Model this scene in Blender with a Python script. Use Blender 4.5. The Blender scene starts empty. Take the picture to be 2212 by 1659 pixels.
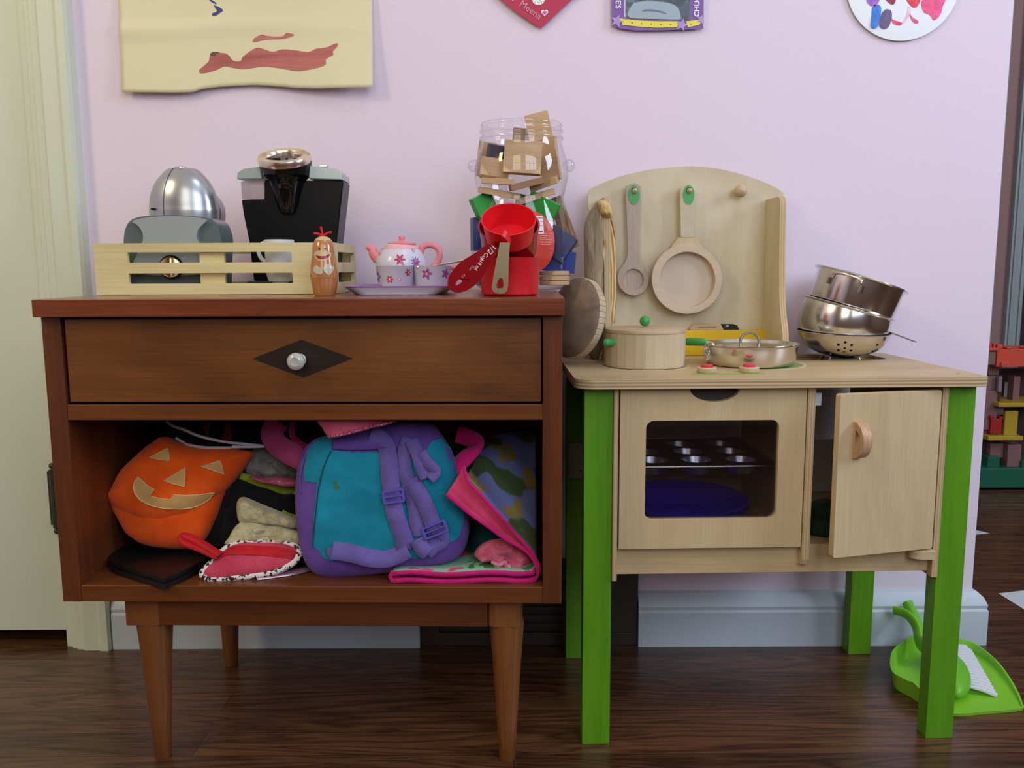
import bpy, bmesh, math, random
from math import sin, cos, pi, radians, sqrt, atan2
from mathutils import Vector as V, Matrix, noise
from mathutils.geometry import tessellate_polygon

random.seed(7)
S = bpy.context.scene
COL = S.collection

# ------------------------------------------------------------------ camera
FPX = 1853.0
CAM = V((0, -1.40, .64)); PITCH = radians(7.8); ROLL = .0045
_f = V((0, cos(PITCH), -sin(PITCH))); _u0 = V((0, sin(PITCH), cos(PITCH))); _x0 = V((1, 0, 0))
_r = cos(ROLL)*_x0 - sin(ROLL)*_u0; _u = cos(ROLL)*_u0 + sin(ROLL)*_x0
cd = bpy.data.cameras.new('camera'); cam = bpy.data.objects.new('camera', cd); COL.objects.link(cam)
cd.sensor_width = 36; cd.lens = FPX/2212*36; cd.clip_start = .02
cam.matrix_world = Matrix(((_r.x, _u.x, -_f.x, CAM.x), (_r.y, _u.y, -_f.y, CAM.y), (_r.z, _u.z, -_f.z, CAM.z), (0, 0, 0, 1)))
S.camera = cam

# ------------------------------------------------------------------ world, light, exposure
S.view_settings.view_transform = 'Standard'; S.view_settings.look = 'None'
S.view_settings.exposure = -.12; S.view_settings.gamma = 1
try: S.view_settings.use_curve_mapping = False
except Exception: pass
W = bpy.data.worlds.new('world'); S.world = W; W.use_nodes = True
bg = W.node_tree.nodes['Background']; bg.inputs[0].default_value = (.75, .85, 1, 1); bg.inputs[1].default_value = .25

def area(name, loc, target, sx, sy, power, col):
    l = bpy.data.lights.new(name, 'AREA'); l.shape = 'RECTANGLE'; l.size = sx; l.size_y = sy
    l.energy = power; l.color = col
    o = bpy.data.objects.new(name, l); COL.objects.link(o); o.location = loc
    o.rotation_euler = (V(target)-V(loc)).to_track_quat('-Z', 'Y').to_euler()
    return o
area('window_daylight', (1.0, -2.56, 1.62), (1.0, 0, 1.2), 1.2, 1.3, 30, (.73, .82, 1.0))
area('window_daylight', (-.45, -2.56, 1.62), (-.45, 0, 1.2), .75, 1.3, 12, (1.0, .90, .74))
area('side_fill_light', (2.54, -1.1, 1.6), (.5, -.6, 1.1), .9, 1.2, 52, (.73, .80, 1.0))  # added fill from the right, no window there; brightens the wall's right end
area('overhead_fill_light', (.5, -1.15, 2.44), (.5, -1.1, 0), .5, .5, 5, (.88, .9, 1.0))  # added overhead fill without a fixture, steepens the shadows
area('hall_lamp_light', (-1.75, -1.5, 1.9), (-.6, 0, .6), .35, .5, 14, (1.0, .85, .44))
area('far_room_light', (1.9, .7, 2.4), (1.7, .7, 0), .8, .4, 4.0, (.9, .93, 1.0))

# ------------------------------------------------------------------ pixel to place helpers
def ray(px, py): return _f + (px-1106)/FPX*_r + (829.5-py)/FPX*_u
def at(px, py, y):                      # point of the photograph at depth Y = y
    d = ray(px, py); return CAM + d*((y-CAM.y)/d.y)
def onz(px, py, z=0):                   # point on a level surface
    d = ray(px, py); return CAM + d*((z-CAM.z)/d.z)
class Fr:                               # a plane with axes: point = o + u*ex + v*ey + w*n
    def __init__(s, o, ex, ey):
        s.o = V(o); s.ex = V(ex).normalized(); s.ey = V(ey).normalized(); s.n = s.ex.cross(s.ey)
        s.M = Matrix(((s.ex.x, s.ey.x, s.n.x, s.o.x), (s.ex.y, s.ey.y, s.n.y, s.o.y), (s.ex.z, s.ey.z, s.n.z, s.o.z), (0, 0, 0, 1)))
    def w(s, u, v, h=0): return s.o + u*s.ex + v*s.ey + h*s.n
    def hit(s, px, py, h=0):
        d = ray(px, py); o = s.o + h*s.n
        p = CAM + d*((o-CAM).dot(s.n)/d.dot(s.n)) - s.o
        return (p.dot(s.ex), p.dot(s.ey))
def upright(y, z0=0, lean=0, yaw=0):    # upright plane facing the camera (normal about -Y)
    ex = V((cos(yaw), sin(yaw), 0)); b = V((-sin(yaw), cos(yaw), 0))
    return Fr((0, y, z0), ex, V((0, 0, cos(lean))) + b*sin(lean))

# ------------------------------------------------------------------ materials
def lin(c): return tuple(((x/255)/12.92 if x/255 <= .04045 else ((x/255+.055)/1.055)**2.4) for x in c) + (1,)
MATS = {}
def newmat(name):
    m = bpy.data.materials.new(name); m.use_nodes = True; return m, m.node_tree, m.node_tree.nodes['Principled BSDF']
def nd(t, kind, **kw):
    n = t.nodes.new(kind)
    for k, v in kw.items():
        if hasattr(n, k): setattr(n, k, v)
        else: n.inputs[k].default_value = v
    return n
def coords(t, scale=(1, 1, 1), rot=(0, 0, 0), loc=(0, 0, 0)):
    tc = nd(t, 'ShaderNodeTexCoord'); mp = nd(t, 'ShaderNodeMapping')
    mp.inputs['Scale'].default_value = scale; mp.inputs['Rotation'].default_value = rot; mp.inputs['Location'].default_value = loc
    t.links.new(tc.outputs['Object'], mp.inputs[0]); return mp
def bumpit(t, b, fac, strength, dist=.002):
    bu = nd(t, 'ShaderNodeBump'); bu.inputs['Strength'].default_value = strength; bu.inputs['Distance'].default_value = dist
    t.links.new(fac, bu.inputs['Height']); t.links.new(bu.outputs[0], b.inputs['Normal'])
def mat(name, c, rough=.5, metal=0, var=None, bump=None, **kw):
    # var: (noise scale, second colour); bump: (scale, strength)
    if name in MATS: return MATS[name]
    m, t, b = newmat(name); b.inputs['Base Color'].default_value = lin(c); b.inputs['Roughness'].default_value = rough; b.inputs['Metallic'].default_value = metal
    for k, v in kw.items(): b.inputs[k.replace('_', ' ')].default_value = v
    if var:
        mp = coords(t); n = nd(t, 'ShaderNodeTexNoise'); n.inputs['Scale'].default_value = var[0]; n.inputs['Detail'].default_value = 5
        t.links.new(mp.outputs[0], n.inputs['Vector'])
        cr = nd(t, 'ShaderNodeValToRGB'); cr.color_ramp.elements[0].position = .35; cr.color_ramp.elements[1].position = .65
        cr.color_ramp.elements[0].color = lin(c); cr.color_ramp.elements[1].color = lin(var[1])
        t.links.new(n.outputs[0], cr.inputs[0]); t.links.new(cr.outputs[0], b.inputs['Base Color'])
    if bump:
        mp = coords(t); n = nd(t, 'ShaderNodeTexNoise'); n.inputs['Scale'].default_value = bump[0]; n.inputs['Detail'].default_value = 4
        t.links.new(mp.outputs[0], n.inputs['Vector']); bumpit(t, b, n.outputs[0], bump[1], 1.0/bump[0]*.5)
    MATS[name] = m; return m
def wood(name, cols, axis='x', scale=14, stretch=9, rough=.4, dist=1.5, grain=.25, ring=0, coat=0, loc=(0, 0, 0), bumpk=.05):
    if name in MATS: return MATS[name]
    m, t, b = newmat(name); L = t.links
    sc = {'x': (1/stretch, 1, 1), 'y': (1, 1/stretch, 1), 'z': (1, 1, 1/stretch)}[axis]
    mp = coords(t, sc, loc=loc)
    n = nd(t, 'ShaderNodeTexNoise'); n.inputs['Scale'].default_value = scale; n.inputs['Detail'].default_value = 6; n.inputs['Distortion'].default_value = dist
    L.new(mp.outputs[0], n.inputs['Vector'])
    cr = nd(t, 'ShaderNodeValToRGB'); e = cr.color_ramp.elements
    pos = [.28+.44*i/(len(cols)-1) for i in range(len(cols))]
    e[0].position = pos[0]; e[0].color = lin(cols[0]); e[1].position = pos[-1]; e[1].color = lin(cols[-1])
    for p, c in list(zip(pos, cols))[1:-1]: x = e.new(p); x.color = lin(c)
    src = n.outputs[0]
    if ring:
        a = nd(t, 'ShaderNodeMath', operation='MULTIPLY'); a.inputs[1].default_value = ring; L.new(n.outputs[0], a.inputs[0])
        s2 = nd(t, 'ShaderNodeMath', operation='FRACT'); L.new(a.outputs[0], s2.inputs[0])
        mx = nd(t, 'ShaderNodeMath', operation='MULTIPLY_ADD'); mx.inputs[1].default_value = .38; mx.inputs[2].default_value = .31; L.new(s2.outputs[0], mx.inputs[0]); src = mx.outputs[0]
    L.new(src, cr.inputs[0])
    sc2 = {'x': (1/40, 1, 1), 'y': (1, 1/40, 1), 'z': (1, 1, 1/40)}[axis]
    mp2 = coords(t, sc2); n2 = nd(t, 'ShaderNodeTexNoise'); n2.inputs['Scale'].default_value = 420; n2.inputs['Detail'].default_value = 3
    L.new(mp2.outputs[0], n2.inputs['Vector'])
    mr = nd(t, 'ShaderNodeMapRange'); mr.inputs[1].default_value = .3; mr.inputs[2].default_value = .7; mr.inputs[3].default_value = 1-grain; mr.inputs[4].default_value = 1+grain*.4
    L.new(n2.outputs[0], mr.inputs[0])
    mul = nd(t, 'ShaderNodeVectorMath', operation='SCALE'); L.new(cr.outputs[0], mul.inputs[0]); L.new(mr.outputs[0], mul.inputs['Scale'])
    L.new(mul.outputs[0], b.inputs['Base Color']); b.inputs['Roughness'].default_value = rough; b.inputs['Coat Weight'].default_value = coat; b.inputs['Coat Roughness'].default_value = .15
    bumpit(t, b, n2.outputs[0], bumpk*4, .0004)
    MATS[name] = m; return m
def ply(name, c1, c2, axis='z', period=.004):   # plywood edge: thin alternating layers
    if name in MATS: return MATS[name]
    m, t, b = newmat(name); L = t.links
    tc = nd(t, 'ShaderNodeTexCoord'); sx = nd(t, 'ShaderNodeSeparateXYZ'); L.new(tc.outputs['Object'], sx.inputs[0])
    a = nd(t, 'ShaderNodeMath', operation='MULTIPLY'); a.inputs[1].default_value = 1/period; L.new(sx.outputs[axis.upper()], a.inputs[0])
    f = nd(t, 'ShaderNodeMath', operation='FRACT'); L.new(a.outputs[0], f.inputs[0])
    cr = nd(t, 'ShaderNodeValToRGB'); e = cr.color_ramp.elements; cr.color_ramp.interpolation = 'EASE'
    e[0].position = .35; e[0].color = lin(c1); e[1].position = .6; e[1].color = lin(c2); L.new(f.outputs[0], cr.inputs[0])
    L.new(cr.outputs[0], b.inputs['Base Color']); b.inputs['Roughness'].default_value = .6
    MATS[name] = m; return m
def fabric(name, c, c2=None, scale=900, strength=.5, rough=.9, var=25, sheen=.3):
    if name in MATS: return MATS[name]
    m, t, b = newmat(name); L = t.links
    c2 = c2 or tuple(int(x*.82) for x in c)
    mp = coords(t); n = nd(t, 'ShaderNodeTexNoise'); n.inputs['Scale'].default_value = var; n.inputs['Detail'].default_value = 6; L.new(mp.outputs[0], n.inputs['Vector'])
    cr = nd(t, 'ShaderNodeValToRGB'); cr.color_ramp.elements[0].position = .35; cr.color_ramp.elements[1].position = .65
    cr.color_ramp.elements[0].color = lin(c2); cr.color_ramp.elements[1].color = lin(c); L.new(n.outputs[0], cr.inputs[0]); L.new(cr.outputs[0], b.inputs['Base Color'])
    n2 = nd(t, 'ShaderNodeTexNoise'); n2.inputs['Scale'].default_value = scale; n2.inputs['Detail'].default_value = 2; L.new(mp.outputs[0], n2.inputs['Vector'])
    bumpit(t, b, n2.outputs[0], strength, .0015); b.inputs['Roughness'].default_value = rough; b.inputs['Sheen Weight'].default_value = sheen*.3; b.inputs['Sheen Roughness'].default_value = .5
    b.inputs['Specular IOR Level'].default_value = .2
    MATS[name] = m; return m
def clear(name, tint=(.93, .93, .95), rough=.03, ior=1.45, boost=1.0):   # thin clear plastic or glass sheet
    if name in MATS: return MATS[name]
    m, t, b = newmat(name); L = t.links; out = t.nodes['Material Output']; t.nodes.remove(b)
    tr = nd(t, 'ShaderNodeBsdfTransparent'); tr.inputs[0].default_value = tint+(1,)
    g = nd(t, 'ShaderNodeBsdfGlossy'); g.inputs['Roughness'].default_value = rough
    fr = nd(t, 'ShaderNodeLayerWeight'); fr.inputs[0].default_value = .5
    pw = nd(t, 'ShaderNodeMath', operation='POWER'); pw.inputs[1].default_value = 3; L.new(fr.outputs['Facing'], pw.inputs[0])
    mu = nd(t, 'ShaderNodeMath', operation='MULTIPLY_ADD'); mu.inputs[1].default_value = .9*boost; mu.inputs[2].default_value = .06*boost; mu.use_clamp = True; L.new(pw.outputs[0], mu.inputs[0])
    mx = nd(t, 'ShaderNodeMixShader'); L.new(mu.outputs[0], mx.inputs[0]); L.new(tr.outputs[0], mx.inputs[1]); L.new(g.outputs[0], mx.inputs[2]); L.new(mx.outputs[0], out.inputs[0])
    MATS[name] = m; return m
def blobs(name, base, spots, scale=60, thr=.56, rough=.5, off=0, dim=3, **kw):   # printed pattern of scattered blots
    if name in MATS: return MATS[name]
    m, t, b = newmat(name); L = t.links
    prev = None
    for i, c in enumerate(spots):
        mp = coords(t, loc=(off+i*3.7, i*1.3, i*2.1)); n = nd(t, 'ShaderNodeTexNoise'); n.inputs['Scale'].default_value = scale; n.inputs['Detail'].default_value = 2; L.new(mp.outputs[0], n.inputs['Vector'])
        r = nd(t, 'ShaderNodeMapRange'); r.inputs[1].default_value = thr; r.inputs[2].default_value = thr+.03; L.new(n.outputs[0], r.inputs[0])
        mx = nd(t, 'ShaderNodeMix', data_type='RGBA'); L.new(r.outputs[0], mx.inputs[0])
        if prev is None: mx.inputs[6].default_value = lin(base)
        else: L.new(prev, mx.inputs[6])
        mx.inputs[7].default_value = lin(c); prev = mx.outputs[2]
    L.new(prev, b.inputs['Base Color']); b.inputs['Roughness'].default_value = rough
    for k, v in kw.items(): b.inputs[k.replace('_', ' ')].default_value = v
    MATS[name] = m; return m

# ------------------------------------------------------------------ mesh builder
class B:
    def __init__(s, M=None): s.v = []; s.f = []; s.mi = []; s.M = M or Matrix(); s.m = 0
    def add(s, vs, fs, M=None):
        T = s.M @ M if M is not None else s.M
        k = len(s.v); s.v += [T @ V(p) for p in vs]; s.f += [tuple(i+k for i in f) for f in fs]; s.mi += [s.m]*len(fs); return s
    def box(s, x0, x1, y0, y1, z0, z1, M=None):
        vs = [(x, y, z) for x in (x0, x1) for y in (y0, y1) for z in (z0, z1)]
        return s.add(vs, [(0, 1, 3, 2), (4, 6, 7, 5), (0, 4, 5, 1), (2, 3, 7, 6), (0, 2, 6, 4), (1, 5, 7, 3)], M)
    def lathe(s, prof, seg=40, M=None, sx=1, sy=1):
        vs = []; fs = []; n = len(prof)
        for i in range(seg):
            a = 2*pi*i/seg
            vs += [(r*cos(a)*sx, r*sin(a)*sy, z) for r, z in prof]
        for i in range(seg):
            j = (i+1) % seg
            for k in range(n-1): fs.append((i*n+k, j*n+k, j*n+k+1, i*n+k+1))
        return s.add(vs, fs, M)
    def tube(s, pts, r, seg=10, closed=False, M=None, flat=1, caps=True):
        pts = [V(p) for p in pts]; n = len(pts); vs = []; fs = []
        rs = r if isinstance(r, (list, tuple)) else [r]*n
        t0 = (pts[1]-pts[0]).normalized(); up = V((0, 0, 1)) if abs(t0.z) < .9 else V((1, 0, 0))
        nn = (up - t0*up.dot(t0)).normalized()
        for i, p in enumerate(pts):
            if closed: t = (pts[(i+1) % n]-pts[i-1]).normalized()
            else: t = (pts[min(i+1, n-1)]-pts[max(i-1, 0)]).normalized()
            nn = (nn - t*nn.dot(t)).normalized(); bb = t.cross(nn)
            for k in range(seg):
                a = 2*pi*k/seg; vs.append(p + nn*cos(a)*rs[i] + bb*sin(a)*rs[i]*flat)
        for i in range(n if closed else n-1):
            j = (i+1) % n
            for k in range(seg):
                l = (k+1) % seg; fs.append((i*seg+k, i*seg+l, j*seg+l, j*seg+k))
        if not closed and caps: fs.append(tuple(range(seg))[::-1]); fs.append(tuple(range((n-1)*seg, n*seg)))
        return s.add(vs, fs, M)
    def prism(s, loop, t, holes=(), M=None):   # outline in xy, thickness along z from 0 to t
        loops = [list(loop)] + [list(h) for h in holes]
        tris = tessellate_polygon([[V((x, y, 0)) for x, y in l] for l in loops])
        flat = [p for l in loops for p in l]; n = len(flat)
        vs = [(x, y, 0) for x, y in flat] + [(x, y, t) for x, y in flat]
        fs = [tuple(f) for f in tris] + [tuple(i+n for i in f)[::-1] for f in tris]
        k = 0
        for l in loops:
            for i in range(len(l)): j = (i+1) % len(l); fs.append((k+i, k+j, k+j+n, k+i+n))
            k += len(l)
        return s.add(vs, fs, M)
    def grid(s, fn, nu, nv):
        vs = [fn(i/nu, j/nv) for i in range(nu+1) for j in range(nv+1)]
        return s.add(vs, [(i*(nv+1)+j, (i+1)*(nv+1)+j, (i+1)*(nv+1)+j+1, i*(nv+1)+j+1) for i in range(nu) for j in range(nv)])
    def ball(s, c, r, M=None, seg=20, sx=1, sy=1, sz=1):
        prof = [(max(1e-5, r*sin(pi*k/12)), -r*cos(pi*k/12)*sz) for k in range(13)]
        T = Matrix.Translation(V(c)); return s.lathe(prof, seg, (M @ T) if M is not None else T, sx, sy)

MW = {}
def obj(name, b, m, parent=None, bevel=0, smooth=35, loc=None, rot=None, solid=0, sub=0):
    if parent is not None: T = MW[parent]
    else:
        T = rot.to_4x4() if rot is not None else Matrix()
        T = Matrix.Translation(V(loc)) @ T if loc is not None else T
    me = bpy.data.meshes.new(name); inv = T.inverted()
    me.from_pydata([inv @ p for p in b.v], [], b.f)
    ms = m if isinstance(m, (list, tuple)) else [m]
    for x in ms: me.materials.append(x)
    for p, k in zip(me.polygons, b.mi): p.material_index = min(k, len(ms)-1)
    bm = bmesh.new(); bm.from_mesh(me); bmesh.ops.remove_doubles(bm, verts=bm.verts, dist=1e-6); bmesh.ops.recalc_face_normals(bm, faces=bm.faces); bm.to_mesh(me); bm.free()
    if smooth:
        for p in me.polygons: p.use_smooth = True
        me.set_sharp_from_angle(angle=radians(smooth))
    o = bpy.data.objects.new(name, me); COL.objects.link(o)
    if parent is not None: o.parent = parent
    else: o.matrix_world = T
    MW[o] = T
    if solid: md = o.modifiers.new('thickness', 'SOLIDIFY'); md.thickness = solid; md.offset = 0
    if sub: md = o.modifiers.new('subdivision', 'SUBSURF'); md.levels = sub; md.render_levels = sub
    if bevel:
        md = o.modifiers.new('bevel', 'BEVEL'); md.width = bevel; md.segments = 2; md.limit_method = 'ANGLE'; md.angle_limit = radians(40); md.harden_normals = True
    return o
def tag(o, label, cat, group=None):
    o['label'] = label; o['category'] = cat
    if group: o['group'] = group
    return o
def thing(name, label, cat, loc, rotz=0, group=None):
    o = bpy.data.objects.new(name, None); COL.objects.link(o); o.empty_display_size = .02
    o.location = loc; o.rotation_euler = (0, 0, rotz)
    MW[o] = Matrix.Translation(V(loc)) @ Matrix.Rotation(rotz, 4, 'Z')
    return tag(o, label, cat, group)
def struct(name, b, m, parent=None, **kw):
    o = obj(name, b, m, parent, **kw)
    if parent is None: o['kind'] = 'structure'
    return o
def spl(pts, n=8, closed=False):        # Catmull-Rom
    P = [V(p) for p in pts]; out = []; m = len(P)
    for i in range(m if closed else m-1):
        a, b_, c, d = (P[(i-1) % m], P[i], P[(i+1) % m], P[(i+2) % m]) if closed else (P[max(i-1, 0)], P[i], P[i+1], P[min(i+2, m-1)])
        for k in range(n):
            t = k/n; out.append(.5*((2*b_)+(c-a)*t+(2*a-5*b_+4*c-d)*t*t+(3*b_-a-3*c+d)*t**3))
    if not closed: out.append(P[-1])
    return out
def crop(sc, ox, oy, pts): return [(x/sc+ox, y/sc+oy) for x, y in pts]
def circ(cx, cy, r, n=32, ry=None, a0=0): return [(cx+r*cos(a0+2*pi*i/n), cy+(ry or r)*sin(a0+2*pi*i/n)) for i in range(n)]
def rrect(x0, x1, y0, y1, r, n=6):
    out = []
    for cx, cy, a in ((x1-r, y1-r, 0), (x0+r, y1-r, 90), (x0+r, y0+r, 180), (x1-r, y0+r, 270)):
        for k in range(n+1): t = radians(a+90*k/n); out.append((cx+r*cos(t), cy+r*sin(t)))
    return out
def rotto(d):                           # rotation turning +z onto d
    return V((0, 0, 1)).rotation_difference(V(d).normalized()).to_matrix().to_4x4()
def smooth2(pts, n=6): return [(p.x, p.y) for p in spl([(x, y, 0) for x, y in pts], n, True)]

class Puff:                             # soft cushion-like body over an outline given on a frame
    def __init__(s, fr, px, T, back=.3, k=3.0, amp=.0015, freq=22, h0=0, n=6, m=2.2, seed=0, sharp=False):
        s.fr = fr; s.T = T; s.k = k; s.amp = amp; s.freq = freq; s.m = m; s.seed = seed; s.back = back
        uv = [fr.hit(x, y, h0) for x, y in px]
        s.b = uv if sharp else smooth2(uv, n)
        s.c = (sum(p[0] for p in s.b)/len(s.b), sum(p[1] for p in s.b)/len(s.b))
    def rad(s, u, v):
        dx, dy = u-s.c[0], v-s.c[1]; L = math.hypot(dx, dy)
        if L < 1e-7: return 0
        best = None
        for i in range(len(s.b)):
            ax, ay = s.b[i][0]-s.c[0], s.b[i][1]-s.c[1]; j = (i+1) % len(s.b); bx, by = s.b[j][0]-s.c[0], s.b[j][1]-s.c[1]
            den = dx*(by-ay)-dy*(bx-ax)
            if abs(den) < 1e-12: continue
            t = (ax*(by-ay)-ay*(bx-ax))/den; q = (ax*dy-ay*dx)/den
            if t > 0 and -1e-6 <= q <= 1+1e-6: best = t if best is None else max(best, t)
        return min(1, 1/best) if best else 1
    def nz(s, u, v): return s.amp*noise.fractal(V((u*s.freq, v*s.freq, s.seed*3.3)), 1.0, 2.0, 3)
    def h(s, u, v):
        r = s.rad(u, v); return s.T*max(0, 1-r**s.k)**(1/s.m) + s.nz(u, v)*(1-r**6)*2
    def mesh(s, b=None, rings=12):
        b = b or B(); n = len(s.b); vs = []; fs = []
        R = [1-(1-i/rings)**1.6 for i in range(1, rings+1)]
        for side in (1, -1):
            base = len(vs); vs.append(s.fr.w(s.c[0], s.c[1], s.h(*s.c) if side > 0 else -s.T*s.back))
            for r in R:
                for p in s.b:
                    u = s.c[0]+(p[0]-s.c[0])*r; v = s.c[1]+(p[1]-s.c[1])*r
                    z = s.T*max(0, 1-r**s.k)**(1/s.m)
                    w = z+s.nz(u, v)*(1-r**6)*2 if side > 0 else -z*s.back
                    vs.append(s.fr.w(u, v, w))
            for j in range(n):
                q = (j+1) % n; fs.append((base, base+1+j, base+1+q))
                for i in range(rings-1): a = base+1+i*n; fs.append((a+j, a+n+j, a+n+q, a+q))
        return b.add(vs, fs)
    def patch(s, px, lift=.0012, smoothn=0, edge=.006, b=None):
        b = b or B(); uv = [s.fr.hit(x, y, s.T*.8) for x, y in px]
        if smoothn: uv = smooth2(uv, smoothn)
        bm = bmesh.new(); vv = [bm.verts.new((u, v, 0)) for u, v in uv]
        for t in tessellate_polygon([[V((u, v, 0)) for u, v in uv]]):
            try: bm.faces.new([vv[i] for i in t])
            except ValueError: pass
        for _ in range(6):
            es = [e for e in bm.edges if e.calc_length() > edge]
            if not es: break
            bmesh.ops.subdivide_edges(bm, edges=es, cuts=1); bmesh.ops.triangulate(bm, faces=bm.faces)
        bm.verts.index_update()
        b.add([s.fr.w(v.co.x, v.co.y, s.h(v.co.x, v.co.y)+lift) for v in bm.verts], [tuple(v.index for v in f.verts) for f in bm.faces]); bm.free(); return b
    def line(s, px, lift=.001, n=6, closed=False):
        return [s.fr.w(p.x, p.y, s.h(p.x, p.y)+lift) for p in spl([(*s.fr.hit(x, y, s.T*.8), 0) for x, y in px], n, closed)]
def ribbon(b, pts, w, nrm, ws=None):    # flat strip along pts, lying square to nrm
    pts = [V(p) for p in pts]; n = len(pts); vs = []
    for i, p in enumerate(pts):
        t = (pts[min(i+1, n-1)]-pts[max(i-1, 0)]).normalized(); nr = nrm[i] if isinstance(nrm, list) else V(nrm)
        q = t.cross(nr).normalized()*(ws[i] if ws else w)/2
        vs += [p-q, p, p+q]
    return b.add(vs, [(3*i+k, 3*i+3+k, 3*i+4+k, 3*i+1+k) for i in range(n-1) for k in (0, 1)])
def text(s, size, M, name, m, parent, depth=.0004, align='CENTER', bold=0):
    cu = bpy.data.curves.new(name, 'FONT'); cu.body = s; cu.size = size; cu.align_x = align; cu.align_y = 'CENTER'; cu.extrude = depth; cu.offset = bold; cu.resolution_u = 3
    o = bpy.data.objects.new(name, cu); COL.objects.link(o)
    bpy.context.view_layer.update()
    me = bpy.data.meshes.new_from_object(o.evaluated_get(bpy.context.evaluated_depsgraph_get()))
    b = B(); b.add([M @ v.co for v in me.vertices], [tuple(p.vertices) for p in me.polygons])
    bpy.data.objects.remove(o); return obj(name, b, m, parent, smooth=0)

# ------------------------------------------------------------------ shared materials
WALL = mat('pink_wall_paint', (229, 214, 228), .75, bump=(260, .12))
TRIM = mat('cool_dimmed_white_trim', (190, 202, 210), .45, bump=(60, .06))  # white paint with the dim cool light near the floor mixed in
DOORP = mat('warm_lit_white_paint', (208, 216, 194), .5, bump=(60, .05))  # white paint with the warm greenish light of the left side mixed in
CEIL = mat('ceiling_paint', (235, 233, 228), .8)
BLACK = mat('black_plastic', (14, 15, 18), .25)
DARK = mat('dark_void', (12, 11, 11), .8)
STEEL = mat('polished_steel', (222, 218, 212), .18, 1.0)
STEELB = mat('brushed_steel', (176, 168, 150), .33, 1.0)
WALNUT = wood('walnut_veneer', [(76, 38, 15), (102, 55, 24), (122, 70, 32)], 'x', 9, 7, .33, 1.2, .22, coat=.12)
WALNUTD = wood('walnut_drawer_veneer', [(80, 44, 16), (108, 63, 25), (124, 76, 33)], 'x', 7, 3.5, .36, 2.0, .2, coat=.1)
WALNUTV = wood('walnut_upright', [(72, 36, 16), (96, 50, 24), (112, 62, 30)], 'z', 12, 9, .33, 1.2, .22, coat=.12)
REDWAL = wood('walnut_top_edge', [(96, 42, 22), (124, 60, 32), (138, 73, 42)], 'x', 16, 12, .28, 1.0, .3, coat=.3)
LEGW = wood('turned_leg_wood', [(96, 54, 22), (120, 71, 32), (132, 82, 38)], 'z', 14, 8, .38, 1, .15, coat=.1)
BIRCH = wood('birch_ply_face', [(188, 164, 122), (200, 176, 134), (206, 184, 144)], 'z', 9, 4, .5, 1.8, .08)
BIRCHX = wood('birch_counter_face', [(180, 154, 112), (194, 169, 126), (202, 180, 138)], 'x', 11, 6, .45, 1.5, .1)
BIRCHB = wood('birch_backboard_face', [(192, 176, 142), (205, 191, 158), (213, 201, 172)], 'z', 7, 1.8, .5, 2.6, .03)
PLYX = ply('ply_edge_level', (198, 176, 138), (160, 132, 92), 'z', .0042)
PLYY = ply('ply_edge_upright', (198, 174, 134), (180, 152, 110), 'x', .0036)
GREENP = wood('green_stained_wood', [(76, 136, 10), (90, 150, 14), (102, 162, 20)], 'z', 20, 10, .42, .8, .12)
PALE = wood('pale_toy_wood', [(186, 162, 124), (200, 178, 142), (208, 188, 154)], 'z', 16, 5, .5, 1.2, .1)
PALEX = wood('pale_toy_wood_level', [(182, 156, 120), (198, 172, 136), (206, 184, 150)], 'x', 16, 5, .5, 1.2, .1)

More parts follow.
